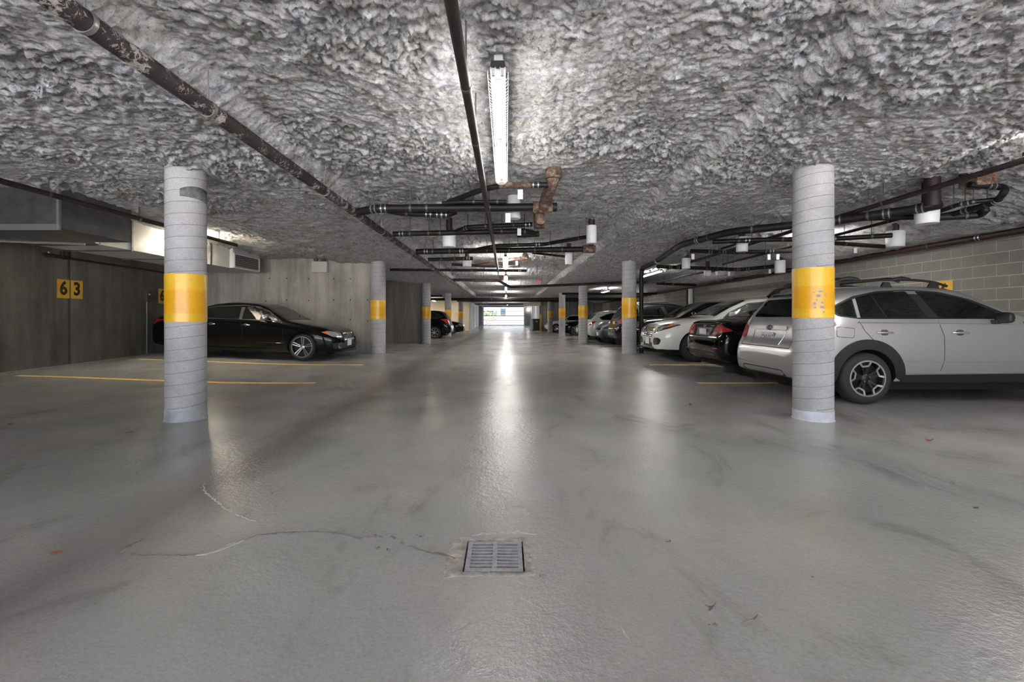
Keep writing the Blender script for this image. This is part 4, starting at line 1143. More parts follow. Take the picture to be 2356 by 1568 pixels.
def wheel(parent, x, y, z, R, rr, w, side, style, detail):
    """tyre with its rim, side = +1 / -1 for the outward direction along y"""
    s = side
    n = 40 if detail else 24
    prof = [(rr, -w / 2), (rr + 0.02, -w / 2 - 0.004), (R - 0.045, -w / 2 - 0.006), (R - 0.012, -w / 2 + 0.018), (R, -w / 2 + 0.045), (R, w / 2 - 0.045), (R - 0.012, w / 2 - 0.018), (R - 0.045, w / 2 + 0.006), (rr + 0.02, w / 2 + 0.004), (rr, w / 2)]
    ty = MB().lathe(prof, n, axis='Y', close=True).build('tyre', 'tyre_rubber', parent, 40, (x, y, z))
    o_ = s * w / 2
    mb = MB().lathe([(rr + 0.001, -o_), (rr - 0.012, -o_ * 0.6), (rr - 0.02, o_ * 0.15), (0.0, o_ * 0.15)], n, axis='Y')
    mb.build('rim_barrel', 'rim_dark', ty, 40)
    def ring(r0, r1, d0, d1, mat, nm):
        MB().lathe([(r0, d0 * s), (r0, d1 * s), (r1, d1 * s), (r1, d0 * s)], n, axis='Y', close=True).build(nm, mat, ty, 40)
    hw_ = w / 2
    def bar(a0, r0, a1, r1, w0, w1, d0, d1, mat, mb_):
        p0 = Vector((math.cos(a0) * r0, 0, math.sin(a0) * r0)); p1 = Vector((math.cos(a1) * r1, 0, math.sin(a1) * r1))
        t_ = (p1 - p0).normalized(); q = Vector((-t_.z, 0, t_.x))
        vv = []
        for dd in (0, -0.022):
            vv += [p0 + q * w0 + Vector((0, s * (d0 + dd), 0)), p0 - q * w0 + Vector((0, s * (d0 + dd), 0)), p1 - q * w1 + Vector((0, s * (d1 + dd), 0)), p1 + q * w1 + Vector((0, s * (d1 + dd), 0))]
        mb_.add(vv, [(0, 1, 2, 3), (7, 6, 5, 4), (0, 3, 7, 4), (1, 5, 6, 2), (0, 4, 5, 1), (2, 6, 7, 3)])
    if style == 'hexstar':
        ring(rr - 0.016, rr + 0.004, hw_ - 0.02, hw_ + 0.008, 'rim_silver', 'rim_lip')
        for k in range(5):
            mb = MB()
            a = PI / 2 + 2 * PI * k / 5 + 0.12
            da = 0.30; ri = rr * 0.70
            bar(a - da * 1.15, rr - 0.006, a - da * 0.82, ri, 0.013, 0.011, hw_ + 0.004, hw_ - 0.006, None, mb)
            bar(a - da * 0.86, ri, a + da * 0.86, ri, 0.011, 0.011, hw_ - 0.006, hw_ - 0.006, None, mb)
            bar(a + da * 1.15, rr - 0.006, a + da * 0.82, ri, 0.013, 0.011, hw_ + 0.004, hw_ - 0.006, None, mb)
            mb.build('rim_bracket', 'rim_silver', ty)
        mb = MB()
        for k in range(5):
            a = PI / 2 + 2 * PI * k / 5 + 0.12
            bar(a - 0.16, 0.04, a - 0.2, rr * 0.70, 0.018, 0.014, hw_ - 0.03, hw_ - 0.012, None, mb)
            bar(a + 0.16, 0.04, a + 0.2, rr * 0.70, 0.018, 0.014, hw_ - 0.03, hw_ - 0.012, None, mb)
        mb.build('spoke', 'rim_dark', ty)
    elif style == 'twin5':
        ring(rr - 0.012, rr + 0.004, hw_ - 0.02, hw_ + 0.006, 'rim_silver', 'rim_lip')
        for k in range(5):
            a = 0.28 + 2 * PI * k / 5
            mb = MB()
            for q in (-1, 1):
                bar(a + q * 0.34, 0.045, a + q * 0.12, rr - 0.004, 0.011, 0.012, hw_ - 0.03, hw_ - 0.004, None, mb)
            mb.build('spoke', 'rim_silver', ty)
    else:
        ring(rr - 0.012, rr + 0.004, hw_ - 0.02, hw_ + 0.006, 'rim_silver', 'rim_lip')
        mb = MB()
        for k in range(7):
            a = 2 * PI * k / 7
            bar(a, 0.04, a, rr - 0.004, 0.02, 0.014, hw_ - 0.03, hw_ - 0.006, None, mb)
        mb.build('spoke', 'rim_silver', ty)
    MB().lathe([(0.0, (hw_ - 0.012) * s), (0.03, (hw_ - 0.014) * s), (0.055, (hw_ - 0.026) * s), (0.06, (hw_ - 0.05) * s)][::1], 16, axis='Y').build('hub_cap', 'rim_dark' if style == 'hexstar' else 'rim_silver', ty, 40)
    if detail:
        mb = MB()
        for k in range(5):
            a = 2 * PI * k / 5 + 0.4
            mb.tube([(0.047 * math.cos(a), s * (hw_ - 0.035), 0.047 * math.sin(a)), (0.047 * math.cos(a), s * (hw_ - 0.012), 0.047 * math.sin(a))], 0.008, 6)
        mb.build('lug_nuts', 'steel_band', ty)
        MB().lathe([(0.13, 0.0), (0.13, 0.012 * s), (0.0, 0.012 * s)], 24, axis='Y').build('brake_disc', 'steel_band', ty, 40)

def mirror_part(car, x, z, y, s, cap, L_=0.17):
    """wing mirror: arm and rounded shell"""
    m1 = MB().bbox((x - 0.02, min(y, y + s * 0.10), z - 0.03), (x + 0.05, max(y, y + s * 0.10), z + 0.02), 0.008).build('mirror_arm', 'black_trim', car, 40)
    bm = bmesh.new(); bmesh.ops.create_uvsphere(bm, u_segments=16, v_segments=10, radius=1.0)
    for v_ in bm.verts:
        c = v_.co; c.x = math.copysign(abs(c.x) ** 0.7, c.x) * 0.075; c.y = math.copysign(abs(c.y) ** 0.6, c.y) * 0.10; c.z = math.copysign(abs(c.z) ** 0.6, c.z) * 0.072
        if c.x < 0:
            c.x *= 0.4
        c += Vector((x + 0.02, y + s * 0.15, z + 0.05))
    me = bpy.data.meshes.new('wing_mirror'); bm.to_mesh(me); bm.free()
    link('wing_mirror', me, cap, car, 60)
    return m1
def handle_part(bvh, car, view, x, z, mat):
    p, n_ = project(bvh, view, x, z, 0.0)
    s = 1 if view == 'side+' else -1
    patch('handle_cup', bvh, view, rnd([(x - 0.045, z - 0.035), (x + 0.055, z - 0.035), (x + 0.055, z + 0.04), (x - 0.045, z + 0.04)], 0.035), 'seam_dark' if mat == 'paint_black' else 'paint_dark_grey', car, 0.0015, 0.05, 0.004)
    pts = [(x - 0.10, z), (x - 0.05, z), (x + 0.05, z), (x + 0.11, z)]
    path = [project(bvh, view, a, c, o_)[0] for (a, c), o_ in zip(pts, (0.004, 0.028, 0.028, 0.004))]
    MB().tube(fillet(path, 0.03), 0.013, 8).build('door_handle', mat, car, 60)

def plate_part(car, x, z, y, face, text=None, w=0.30, h=0.15, tilt=0.0):
    s = 1 if face == 'front' else -1
    lo_, hi_ = (x, x + 0.008) if s > 0 else (x - 0.008, x)
    pl = MB().bbox((lo_, y - w / 2, z - h / 2), (hi_, y + w / 2, z + h / 2), 0.003).build('license_plate', 'plate_white', car)
    if text:
        R = Matrix.Rotation(PI / 2 if s > 0 else -PI / 2, 4, 'Z') @ Matrix.Rotation(PI / 2, 4, 'X')
        lettering(text, 0.085, 'plate_ink', pl, Matrix.Translation((x + s * 0.0092, y, z)) @ R, 0.0008, 0.001, 0.9)
        for q in (-1, 1):
            for k in (-1, 1):
                MB().tube([(x + s * 0.008, y + q * 0.09, z + k * 0.058), (x + s * 0.011, y + q * 0.09, z + k * 0.058)], 0.005, 6).build('screw', 'plate_ink', pl)

SHELL = {}
def shell(kind):
    if kind not in SHELL:
        SHELL[kind] = car_body(**TYPES[kind]['body'])
    return SHELL[kind]

TYPES = {
 'hatch': dict(body=dict(L=4.40, tumble=0.20, axles=(0.90, 3.53), r_arch=0.385, z_axle=0.335, keys=[
    (0.00, .42, .55, .60, .60, 3), (.02, .36, .60, .68, .72, 4), (.06, .31, .66, .76, .80, 5), (.11, .29, .70, .84, .835, 7), (.15, .28, .74, .98, .855, 8), (.20, .28, .82, 1.09, .87, 8), (.30, .27, .92, 1.24, .88, 8),
    (.46, .27, 1.0, 1.44, .888, 8), (.56, .27, 1.05, 1.505, .89, 7), (.75, .26, 1.08, 1.54, .89, 7), (1.3, .26, 1.10, 1.565, .89, 7), (2.0, .26, 1.10, 1.555, .89, 7), (2.35, .26, 1.09, 1.49, .89, 6.5), (2.75, .26, 1.07, 1.31, .89, 5.5), (3.1, .26, 1.03, 1.14, .89, 4.5),
    (3.3, .26, .97, 1.06, .89, 3.5), (3.6, .26, .90, 1.01, .885, 3), (4.0, .27, .80, .93, .86, 3), (4.22, .28, .72, .83, .80, 3), (4.33, .30, .63, .72, .72, 3), (4.40, .38, .53, .60, .55, 3)]),
   R=0.335, rr=0.234, wd=0.225,
   win=[[(.50, 1.245), (.60, 1.29), (.775, 1.37), (.775, 1.125), (.57, 1.155)], [(.835, 1.385), (1.1, 1.445), (1.53, 1.47), (1.70, 1.125), (.835, 1.125)], [(1.66, 1.47), (1.93, 1.445), (2.25, 1.37), (2.62, 1.20), (2.66, 1.12), (1.85, 1.12)]],
   surround=[(.47, 1.25), (.60, 1.315), (.80, 1.405), (1.15, 1.475), (1.6, 1.495), (1.98, 1.465), (2.35, 1.365), (2.78, 1.165), (2.86, 1.105), (.8, 1.105), (.54, 1.14)],
   shield=(2.22, 3.14, 0.56, 0.72), rearwin=('rear', [(-.58, 1.13), (.58, 1.13), (.54, 1.40), (-.54, 1.40)]),
   head=[(.48, .78), (.60, .86), (.80, .90), (.82, .80), (.66, .72), (.50, .70)], grille=[(-.42, .62), (.42, .62), (.45, .76), (-.45, .76)],
   tail=[(.60, .80), (.86, .84), (.86, 1.06), (.78, 1.08), (.62, .98)], doors=(.8, 1.83, 2.95), mir=(2.54, 1.05), roofz=1.56),
 'saloon': dict(body=dict(L=4.70, tumble=0.24, axles=(1.03, 3.84), r_arch=0.365, z_axle=0.33, keys=[
    (0, .42, .60, .66, .60, 3), (.03, .34, .70, .80, .74, 4), (.10, .28, .80, .95, .83, 4), (.3, .24, .86, 1.00, .88, 4), (.7, .2, .90, 1.04, .905, 4), (1.0, .19, .92, 1.15, .913, 4.5), (1.5, .18, .93, 1.33, .915, 6),
    (2.0, .18, .94, 1.385, .915, 7), (2.45, .18, .94, 1.38, .915, 7), (2.75, .18, .93, 1.31, .915, 6), (3.1, .18, .92, 1.14, .914, 4.8), (3.42, .18, .88, .985, .912, 3.6), (3.8, .19, .82, .93, .908, 3), (4.2, .20, .74, .86, .885, 3), (4.45, .21, .66, .79, .83, 3.4), (4.58, .21, .60, .73, .77, 4), (4.66, .21, .55, .66, .70, 4), (4.70, .28, .46, .54, .60, 4)]),
   R=0.33, rr=0.255, wd=0.225,
   win=[[(1.10, 1.07), (1.28, 1.15), (1.62, 1.24), (2.24, 1.285), (2.26, .965), (1.12, .975)], [(2.33, 1.285), (2.62, 1.255), (2.88, 1.165), (3.20, .98), (3.22, .955), (2.33, .963)]],
   surround=[(1.02, 1.07), (1.28, 1.185), (1.62, 1.275), (2.3, 1.315), (2.66, 1.285), (2.92, 1.185), (3.30, .95), (1.02, .955)],
   shield=(2.68, 3.38, 0.57, 0.74), rearwin=('top', [(.95, -.66), (1.55, -.56), (1.55, .56), (.95, .66)]),
   head=[(.46, .58), (.50, .68), (.78, .74), (.84, .70), (.78, .60), (.60, .56)], grille=[(-.30, .34), (.30, .34), (.40, .60), (.36, .70), (-.36, .70), (-.40, .60)],
   tail=[(.45, .72), (.84, .76), (.86, .90), (.50, .88)], doors=(1.1, 2.30, 3.30), mir=(2.92, .95), roofz=1.38),
 'coupe': dict(body=dict(L=4.46, tumble=0.24, axles=(1.0, 3.62), r_arch=0.36, z_axle=0.32, keys=[
    (0, .45, .60, .66, .62, 3), (.02, .38, .66, .74, .72, 4), (.06, .33, .72, .84, .79, 4.5), (.10, .30, .80, .96, .82, 4.5), (.16, .28, .86, 1.02, .84, 4), (.35, .24, .90, 1.03, .855, 4), (.6, .2, .92, 1.06, .87, 4), (.9, .19, .93, 1.14, .875, 4.5), (1.3, .18, .93, 1.28, .877, 5.5),
    (1.8, .18, .93, 1.385, .877, 7), (2.2, .18, .92, 1.385, .877, 7), (2.6, .18, .91, 1.29, .876, 6), (3.0, .18, .89, 1.11, .875, 4.8), (3.3, .18, .85, .96, .87, 3.5), (3.8, .19, .78, .88, .86, 3), (4.15, .2, .68, .78, .82, 3), (4.35, .22, .58, .66, .74, 3), (4.46, .32, .48, .54, .55, 3)]),
   R=0.32, rr=0.21, wd=0.21,
   win=[[(1.05, 1.04), (1.35, 1.16), (1.55, 1.22), (1.65, .97), (1.1, .97)], [(1.62, 1.235), (2.0, 1.28), (2.4, 1.25), (2.75, 1.12), (3.0, .96), (1.74, .97)]],
   surround=[(.95, 1.02), (1.33, 1.19), (1.7, 1.28), (2.05, 1.31), (2.45, 1.28), (2.8, 1.15), (3.1, .95), (.97, .955)],
   shield=(2.45, 3.22, 0.57, 0.72), rearwin=('top', [(.80, -.64), (1.60, -.55), (1.60, .55), (.80, .64)]),
   head=[(.46, .56), (.52, .66), (.78, .70), (.80, .60)], grille=[(-.38, .50), (.38, .50), (.40, .60), (-.40, .60)],
   tail=[(.40, .76), (.56, .755), (.835, .84), (.80, .89), (.62, .965), (.50, .955)], doors=(1.6, 1.6, 3.05), mir=(2.75, .95), roofz=1.385),
 'crossover': dict(body=dict(L=4.42, tumble=0.21, axles=(0.86, 3.56), r_arch=0.385, z_axle=0.335, keys=[
    (0, .42, .60, .70, .60, 3), (.05, .34, .75, .90, .76, 5), (.12, .30, .85, 1.06, .84, 6), (.25, .28, .95, 1.22, .88, 6), (.5, .26, 1.0, 1.41, .893, 7), (.8, .25, 1.02, 1.475, .897, 7), (1.5, .24, 1.02, 1.50, .9, 7),
    (2.1, .24, 1.0, 1.48, .9, 7), (2.5, .24, .99, 1.36, .9, 6), (2.9, .24, .97, 1.17, .9, 4.8), (3.15, .24, .93, 1.05, .9, 3.5), (3.6, .24, .88, 1.0, .895, 3), (3.95, .25, .82, .945, .88, 3), (4.18, .25, .76, .885, .845, 3.4), (4.30, .26, .70, .83, .79, 4), (4.37, .26, .64, .76, .73, 4.5), (4.42, .30, .54, .64, .64, 4.5)]),
   R=0.34, rr=0.235, wd=0.225,
   win=[[(.52, 1.17), (.8, 1.27), (1.0, 1.33), (1.0, 1.06), (.6, 1.08)], [(1.06, 1.34), (1.75, 1.385), (1.78, 1.04), (1.06, 1.055)], [(1.84, 1.385), (2.2, 1.34), (2.7, 1.13), (2.82, 1.02), (1.86, 1.04)]],
   surround=[(.46, 1.17), (.8, 1.31), (1.1, 1.38), (1.8, 1.415), (2.25, 1.37), (2.75, 1.15), (2.93, 1.0), (.56, 1.05)],
   shield=(2.24, 3.06, 0.58, 0.74), rearwin=('rear', [(-.60, 1.08), (.60, 1.08), (.54, 1.34), (-.54, 1.34)]),
   head=[(.45, .645), (.49, .77), (.68, .865), (.85, .86), (.82, .76), (.64, .665)], grille=[(-.34, .56), (.34, .56), (.40, .76), (.36, .80), (-.36, .80), (-.40, .76)],
   tail=[(.50, .80), (.84, .82), (.86, .98), (.52, .95)], doors=(.9, 1.82, 2.95), mir=(2.72, 1.02), roofz=1.49),
}
def car(kind, paintm, name, label, x, y, rot, detail=1, rim='plain', sides=('side+', 'side-')):
    T = TYPES[kind]; me, bvh, L = shell(kind)
    sg = 1 if rot == 0 else -1
    a0_, a1_ = T['body']['axles']
    za, zb2 = fz(x + sg * a0_, y), fz(x + sg * a1_, y)
    slope = (zb2 - za) / (a1_ - a0_)
    c = thing(name, label, 'car', (x, y, za - slope * a0_), rot, 'parked cars')
    c.rotation_euler = (0, -math.atan(slope), rot)
    b_ = me.copy(); b_.materials[0] = MATS[paintm]
    o = bpy.data.objects.new('body', b_); COL.objects.link(o); o.parent = c
    flip = lambda P: [(-a, q) for a, q in P]
    for ax in T['body']['axles']:
        for s_ in (-1, 1):
            ym = s_ * (0.89 - T['wd'] / 2 - 0.012)
            wheel(c, ax, ym, T['R'] - 0.006, T['R'], T['rr'], T['wd'], s_, rim, detail)
    MB().box((0.3, -0.7, 0.16), (L - 0.3, 0.7, 0.34)).build('underbody', 'wheel_well', c)
    for v_ in sides:
        patch('window_surround', bvh, v_, T['surround'], 'black_trim', c, 0.003, 0.09, 0.012, 0.04)
        for w_ in T['win']:
            patch('side_window', bvh, v_, w_, 'car_glass', c, 0.0065, 0.09, 0.008, 0.02)
        mirror_part(c, T['mir'][0], T['mir'][1] + 0.02, (1 if v_ == 'side+' else -1) * 0.83, 1 if v_ == 'side+' else -1, 'black_trim' if kind == 'hatch' else paintm)
        zb_ = 0.42
        for dx in T['doors']:
            zt_ = T['mir'][1] + 0.02
            line_on('door_seam', bvh, v_, [(dx, zt_), (dx + 0.06, zt_ - 0.2), (dx + 0.07, zb_ + 0.15), (dx + 0.03, zb_)] if dx > T['doors'][0] + 0.2 else [(dx, zt_), (dx + 0.06, zt_ - 0.12), (dx + 0.30, zt_ - 0.38)], 0.0035, 'seam_dark', c)
        for dx in T['doors'][1:]:
            handle_part(bvh, c, v_, dx - (0.72 if dx == T['doors'][1] and len(set(T['doors'])) == 3 else 0) + (0.25 if dx == T['doors'][1] and len(set(T['doors'])) < 3 else 0) - (0.86 if dx == T['doors'][2] else 0), T['mir'][1] - 0.125, paintm if kind != 'saloon' else 'chrome') if not (dx == T['doors'][2] and len(set(T['doors'])) < 3) else None
        line_on('sill_crease', bvh, v_, [(T['body']['axles'][0] + 0.45, 0.40), (T['body']['axles'][1] - 0.45, 0.40)], 0.012, paintm, c, -0.004)
    a, b2, w0, w1 = T['shield']
    patch('windshield', bvh, 'top', [(a, -w0), (b2, -w1), (b2, w1), (a, w0)], 'car_glass', c, 0.005, 0.08, 0.01, 0.06)
    v_, P = T['rearwin']
    patch('rear_window', bvh, v_, P, 'car_glass', c, 0.005, 0.08, 0.01, 0.06)
    for P in (T['head'], flip(T['head'])[::-1]):
        patch('headlight', bvh, 'front', P, 'lamp_dark' if kind == 'crossover' else 'lamp_clear', c, 0.006, 0.05, 0.012, 0.03)
    for P in (T['tail'], flip(T['tail'])[::-1]):
        patch('tail_light', bvh, 'rear', P, 'lamp_red', c, 0.008, 0.05, 0.014, 0.02)
    patch('grille', bvh, 'front', T['grille'], 'black_gloss', c, 0.006, 0.06, 0.012, 0.04)
    lw = 0.36 if kind == 'crossover' else 0.55
    patch('lower_intake', bvh, 'front', [(-lw, .30), (lw, .30), (lw - .05, .42), (.05 - lw, .42)], 'black_trim', c, 0.005, 0.08, 0.012, 0.04)
    return c, bvh, T

# ---- silver hatchback beside the scratched column
c, bvh, T = car('hatch', 'paint_silver', 'hatchback_car', 'silver raised hatchback with black roof rails, backed towards the scratched column', 3.80, 6.80, 0, 1, 'hexstar', ('side-', 'side+'))
for ax in (0.90, 3.53):
    for v_ in ('side-', 'side+'):
        outer = [(ax + 0.505 * math.cos(t_), 0.335 + 0.505 * math.sin(t_)) for t_ in np.linspace(-0.18, PI + 0.12, 26)]
        inner = [(ax + 0.375 * math.cos(t_), 0.335 + 0.375 * math.sin(t_)) for t_ in np.linspace(PI + 0.12, -0.18, 26)]
        patch('wheel_arch_trim', bvh, v_, outer + inner, 'black_trim', c, 0.014, 0.12, 0.03)
for v_ in ('side-', 'side+'):
    patch('sill_cladding', bvh, v_, [(1.36, .285), (3.06, .285), (3.04, .395), (1.385, .375)], 'black_trim', c, 0.014, 0.2, 0.03)
    patch('fuel_flap', bvh, v_, [(.49, .87), (.72, .855), (.735, .985), (.50, 1.005)], 'seam_dark', c, 0.001, 0.06, 0.004, 0.03)
    patch('fuel_flap', bvh, v_, [(.496, .876), (.714, .861), (.729, .979), (.506, .999)], 'paint_silver', c, 0.003, 0.06, 0.004, 0.028)
    line_on('body_crease', bvh, v_, [(1.40, .555), (2.2, .545), (3.05, .55)], 0.016, 'paint_silver', c, -0.009)
    line_on('body_crease', bvh, v_, [(.78, 1.055), (1.8, 1.045), (2.9, 1.03)], 0.016, 'paint_silver', c, -0.010)
    line_on('window_divider', bvh, v_, [(1.03, 1.445), (1.17, 1.12)], 0.006, 'black_trim', c, 0.009)
    line_on('belt_moulding', bvh, v_, [(.80, 1.112), (2.86, 1.112)], 0.007, 'black_gloss', c, 0.004)
    s_ = 1 if v_ == 'side+' else -1
    # roof rail with its feet
    rp = [(0.50, s_ * 0.60, 1.52), (0.60, s_ * 0.60, 1.585), (0.72, s_ * 0.605, 1.60), (1.25, s_ * 0.61, 1.635), (1.75, s_ * 0.61, 1.635), (2.02, s_ * 0.605, 1.605), (2.2, s_ * 0.60, 1.55)]
    MB().tube(fillet(rp, 0.1), 0.017, 8).build('roof_rail', 'black_trim', c, 60)
    for xx in (0.66, 1.36, 2.0):
        MB().prism([(xx - 0.07, 1.53), (xx + 0.08, 1.53), (xx + 0.04, 1.605), (xx - 0.03, 1.605)], s_ * 0.605 - 0.016, s_ * 0.605 + 0.016, 'Y').build('rail_foot', 'black_trim', c)
    for xx in (0.86, 1.56):
        MB().tube([(xx - 0.15, s_ * 0.62, 1.625), (xx - 0.09, s_ * 0.625, 1.645), (xx, s_ * 0.625, 1.655), (xx + 0.09, s_ * 0.625, 1.645), (xx + 0.17, s_ * 0.62, 1.62)], [0.006, 0.022, 0.028, 0.022, 0.006], 8).build('bar_end_cap', 'black_trim', c, 60)
    patch('door_pillar', bvh, v_, [(.787, 1.118), (.828, 1.118), (.828, 1.372), (.787, 1.362)], 'paint_silver', c, 0.0075, 0.1, 0.006)
for xx in (0.86, 1.56):
    MB().tube(fillet([(xx - 0.02, -0.60, 1.615), (xx, -0.45, 1.665), (xx, 0.45, 1.665), (xx - 0.02, 0.60, 1.615)], 0.1), 0.022, 8).build('cross_bar', 'black_trim', c, 60)
# rear door details
patch('roof_spoiler', bvh, 'rear', [(-.60, 1.425), (.60, 1.425), (.56, 1.50), (-.56, 1.50)], 'black_gloss', c, 0.06, 0.10, 0.09, 0.03)
patch('plate_recess', bvh, 'rear', [(-.34, .74), (.34, .74), (.38, .935), (-.38, .935)], 'paint_silver', c, -0.004, 0.08, 0.004, 0.05)
line_on('recess_edge', bvh, 'rear', rnd([(-.36, .735), (.36, .735), (.40, .94), (-.40, .94), (-.36, .735)], 0.03), 0.006, 'paint_silver', c, 0.004)
patch('garnish_bar', bvh, 'rear', [(-.42, .945), (.42, .945), (.40, 1.0), (-.40, 1.0)], 'paint_silver', c, 0.016, 0.10, 0.03, 0.02)
line_on('hatch_seam', bvh, 'rear', [(-.62, .70), (.62, .70)], 0.006, 'seam_dark', c, -0.001)
line_on('hatch_seam', bvh, 'rear', [(-.62, .70), (-.60, .85), (-.60, 1.1)], 0.004, 'seam_dark', c, -0.001)
line_on('hatch_seam', bvh, 'rear', [(.62, .70), (.60, .85), (.60, 1.1)], 0.004, 'seam_dark', c, -0.001)
line_on('bumper_crease', bvh, 'rear', [(-.72, .46), (-.3, .44), (.3, .44), (.72, .46)], 0.008, 'paint_silver', c, 0.002)
patch('bumper_valance', bvh, 'rear', [(-.55, .31), (.55, .31), (.50, .40), (-.50, .40)], 'black_trim', c, 0.004, 0.1, 0.01, 0.04)
p0, _ = project(bvh, 'rear', 0.0, 0.84, 0.0)
plate_part(c, p0.x - 0.004, 0.835, 0.0, 'rear', 'CN3-51T')
p0, _ = project(bvh, 'rear', 0.0, 0.975, 0.0)
patch('emblem', bvh, 'rear', [(0.064 * math.cos(q), 0.975 + 0.032 * math.sin(q)) for q in np.linspace(0, 2 * PI, 25)[:-1]], 'plate_ink', c, 0.022, 0.1, 0.006)
em = MB()
for k in range(24):
    a0_, a1_ = 2 * PI * k / 24, 2 * PI * (k + 1) / 24
    em.tube([(p0.x - 0.03, 0.065 * math.cos(a0_), 0.975 + 0.033 * math.sin(a0_)), (p0.x - 0.03, 0.065 * math.cos(a1_), 0.975 + 0.033 * math.sin(a1_))], 0.004, 4)
for a, q in ((-.03, .01), (.0, .012), (.02, .006), (.005, -.01), (.03, -.008)):
    em.box((p0.x - 0.034, a - 0.004, 0.975 + q - 0.004), (p0.x - 0.028, a + 0.004, 0.975 + q + 0.004))
em.build('emblem', 'chrome', c)
MB().tube([(0.36, 0.0, 1.14), (0.30, -0.16, 1.15)], 0.009, 6).build('wiper', 'black_trim', c)

# ---- black coupe
c, bvh, T = car('coupe', 'paint_black', 'coupe_car', 'black two-door coupe with its red tail lights towards the aisle', 3.86, 9.02, 0, 1, 'plain')
p0, _ = project(bvh, 'rear', 0.0, 0.80, 0.0)
plate_part(c, p0.x - 0.006, 0.80, 0.0, 'rear', None)
patch('plate_recess', bvh, 'rear', [(-.28, .70), (.28, .70), (.34, .90), (-.34, .90)], 'black_trim', c, 0.001, 0.08, 0.004, 0.04)
p0, _ = project(bvh, 'rear', 0.0, 0.93, 0.0)
em = MB()
for a, b_, q, r_ in ((-.03, -.035, .03, -.03), (.03, .035, .03, -.03)):
    em.tube([(p0.x - 0.012, a, .935 + q), (p0.x - 0.012, b_, .935 + r_)], 0.007, 6)
em.tube([(p0.x - 0.012, -.033, .935), (p0.x - 0.012, .033, .935)], 0.006, 6)
em.build('emblem', 'chrome', c)
patch('badge', bvh, 'rear', [(-.40, .925), (-.24, .925), (-.24, .94), (-.40, .94)], 'chrome', c, 0.004, 0.1, 0.004)
for s_ in (-1, 1):
    Q = [(.42, .775), (.56, .765), (.62, .82), (.50, .83)]
    patch('reverse_lamp', bvh, 'rear', [(s_ * a, q) for a, q in Q], 'lamp_clear', c, 0.012, 0.05, 0.008, 0.01)
    patch('bumper_reflector', bvh, 'rear', [(s_ * a, q) for a, q in [(.46, .50), (.66, .51), (.66, .53), (.46, .52)]], 'lamp_red', c, 0.004, 0.08, 0.004)
patch('trunk_spoiler', bvh, 'top', [(0.13, -.70), (0.26, -.72), (0.26, .72), (0.13, .70)], 'paint_black', c, 0.018, 0.1, 0.02, 0.03)
line_on('trunk_seam', bvh, 'rear', [(-.66, .70), (.66, .70)], 0.005, 'seam_dark', c, 0)
patch('lower_valance', bvh, 'rear', [(-.60, .36), (.60, .36), (.56, .45), (-.56, .45)], 'black_trim', c, 0.003, 0.1, 0.008, 0.04)

# ---- white crossover, nose to the aisle
c, bvh, T = car('crossover', 'paint_white', 'crossover_car', 'white crossover with a studded grille, nose towards the aisle beside the black coupe', 3.60 + 4.42, 11.58, PI, 1, 'plain')
for s_ in (-1, 1):
    patch('lamp_lens', bvh, 'front', [(s_ * a, q) for a, q in [(.475, .665), (.60, .68), (.63, .77), (.52, .765)]], 'lamp_clear', c, 0.010, 0.05, 0.006, 0.02)
    patch('lamp_lens', bvh, 'front', [(s_ * a, q) for a, q in [(.65, .70), (.74, .735), (.75, .82), (.66, .80)]], 'lamp_clear', c, 0.009, 0.05, 0.006, 0.02)
    patch('turn_signal', bvh, 'front', [(s_ * a, q) for a, q in [(.755, .785), (.80, .80), (.83, .85), (.77, .853)]], 'lamp_orange', c, 0.011, 0.04, 0.006, 0.01)
    patch('side_intake', bvh, 'front', [(s_ * a, q) for a, q in [(.46, .36), (.72, .38), (.76, .50), (.70, .545), (.48, .535), (.42, .46)]], 'black_trim', c, 0.006, 0.05, 0.012, 0.05)
    MB().tube([project(bvh, 'front', s_ * .06, .70, .02)[0], project(bvh, 'front', s_ * .36, .715, .02)[0]], 0.009, 6).build('grille_slat', 'chrome', c, 60)
    MB().tube([project(bvh, 'front', s_ * .06, .64, .02)[0], project(bvh, 'front', s_ * .36, .635, .02)[0]], 0.009, 6).build('grille_slat', 'chrome', c, 60)
line_on('grille_surround', bvh, 'front', rnd([(-.34, .56), (.34, .56), (.40, .76), (.36, .80), (-.36, .80), (-.40, .76), (-.34, .56)], 0.02), 0.010, 'chrome', c, 0.006)
st = MB()
for i in range(9):
    for j in range(5):
        a, q = -.32 + i * .08, .585 + j * .042
        if abs(a) > .1:
            p_, _ = project(bvh, 'front', a, q, 0.012); st.tube([p_ - Vector((0.01, 0, 0)), p_ + Vector((0.004, 0, 0))], 0.007, 6)
st.build('grille_studs', 'chrome', c)
p0, _ = project(bvh, 'front', 0, .675, .02)
em = MB()
em.lathe([(.082, -.006), (.082, .006), (.094, .006), (.094, -.006)], 28, (p0.x + .008, 0, .675), 'X', True)
for k in range(3):
    a = PI / 2 + k * 2 * PI / 3
    em.tube([(p0.x + .008, 0, .675), (p0.x + .008, .086 * math.cos(a), .675 + .086 * math.sin(a))], [.013, .004], 6)
em.build('emblem', 'chrome', c)
p0, _ = project(bvh, 'front', 0, .44, 0.0)
MB().box((p0.x - 0.02, -.20, .37), (p0.x + .012, .20, .52)).build('plate_holder', 'black_trim', c)
plate_part(c, p0.x + .012, .445, 0, 'front', None)
patch('skid_plate', bvh, 'front', [(-.50, .275), (.50, .275), (.44, .32), (-.44, .32)], 'chrome', c, 0.014, 0.1, 0.02, 0.02)

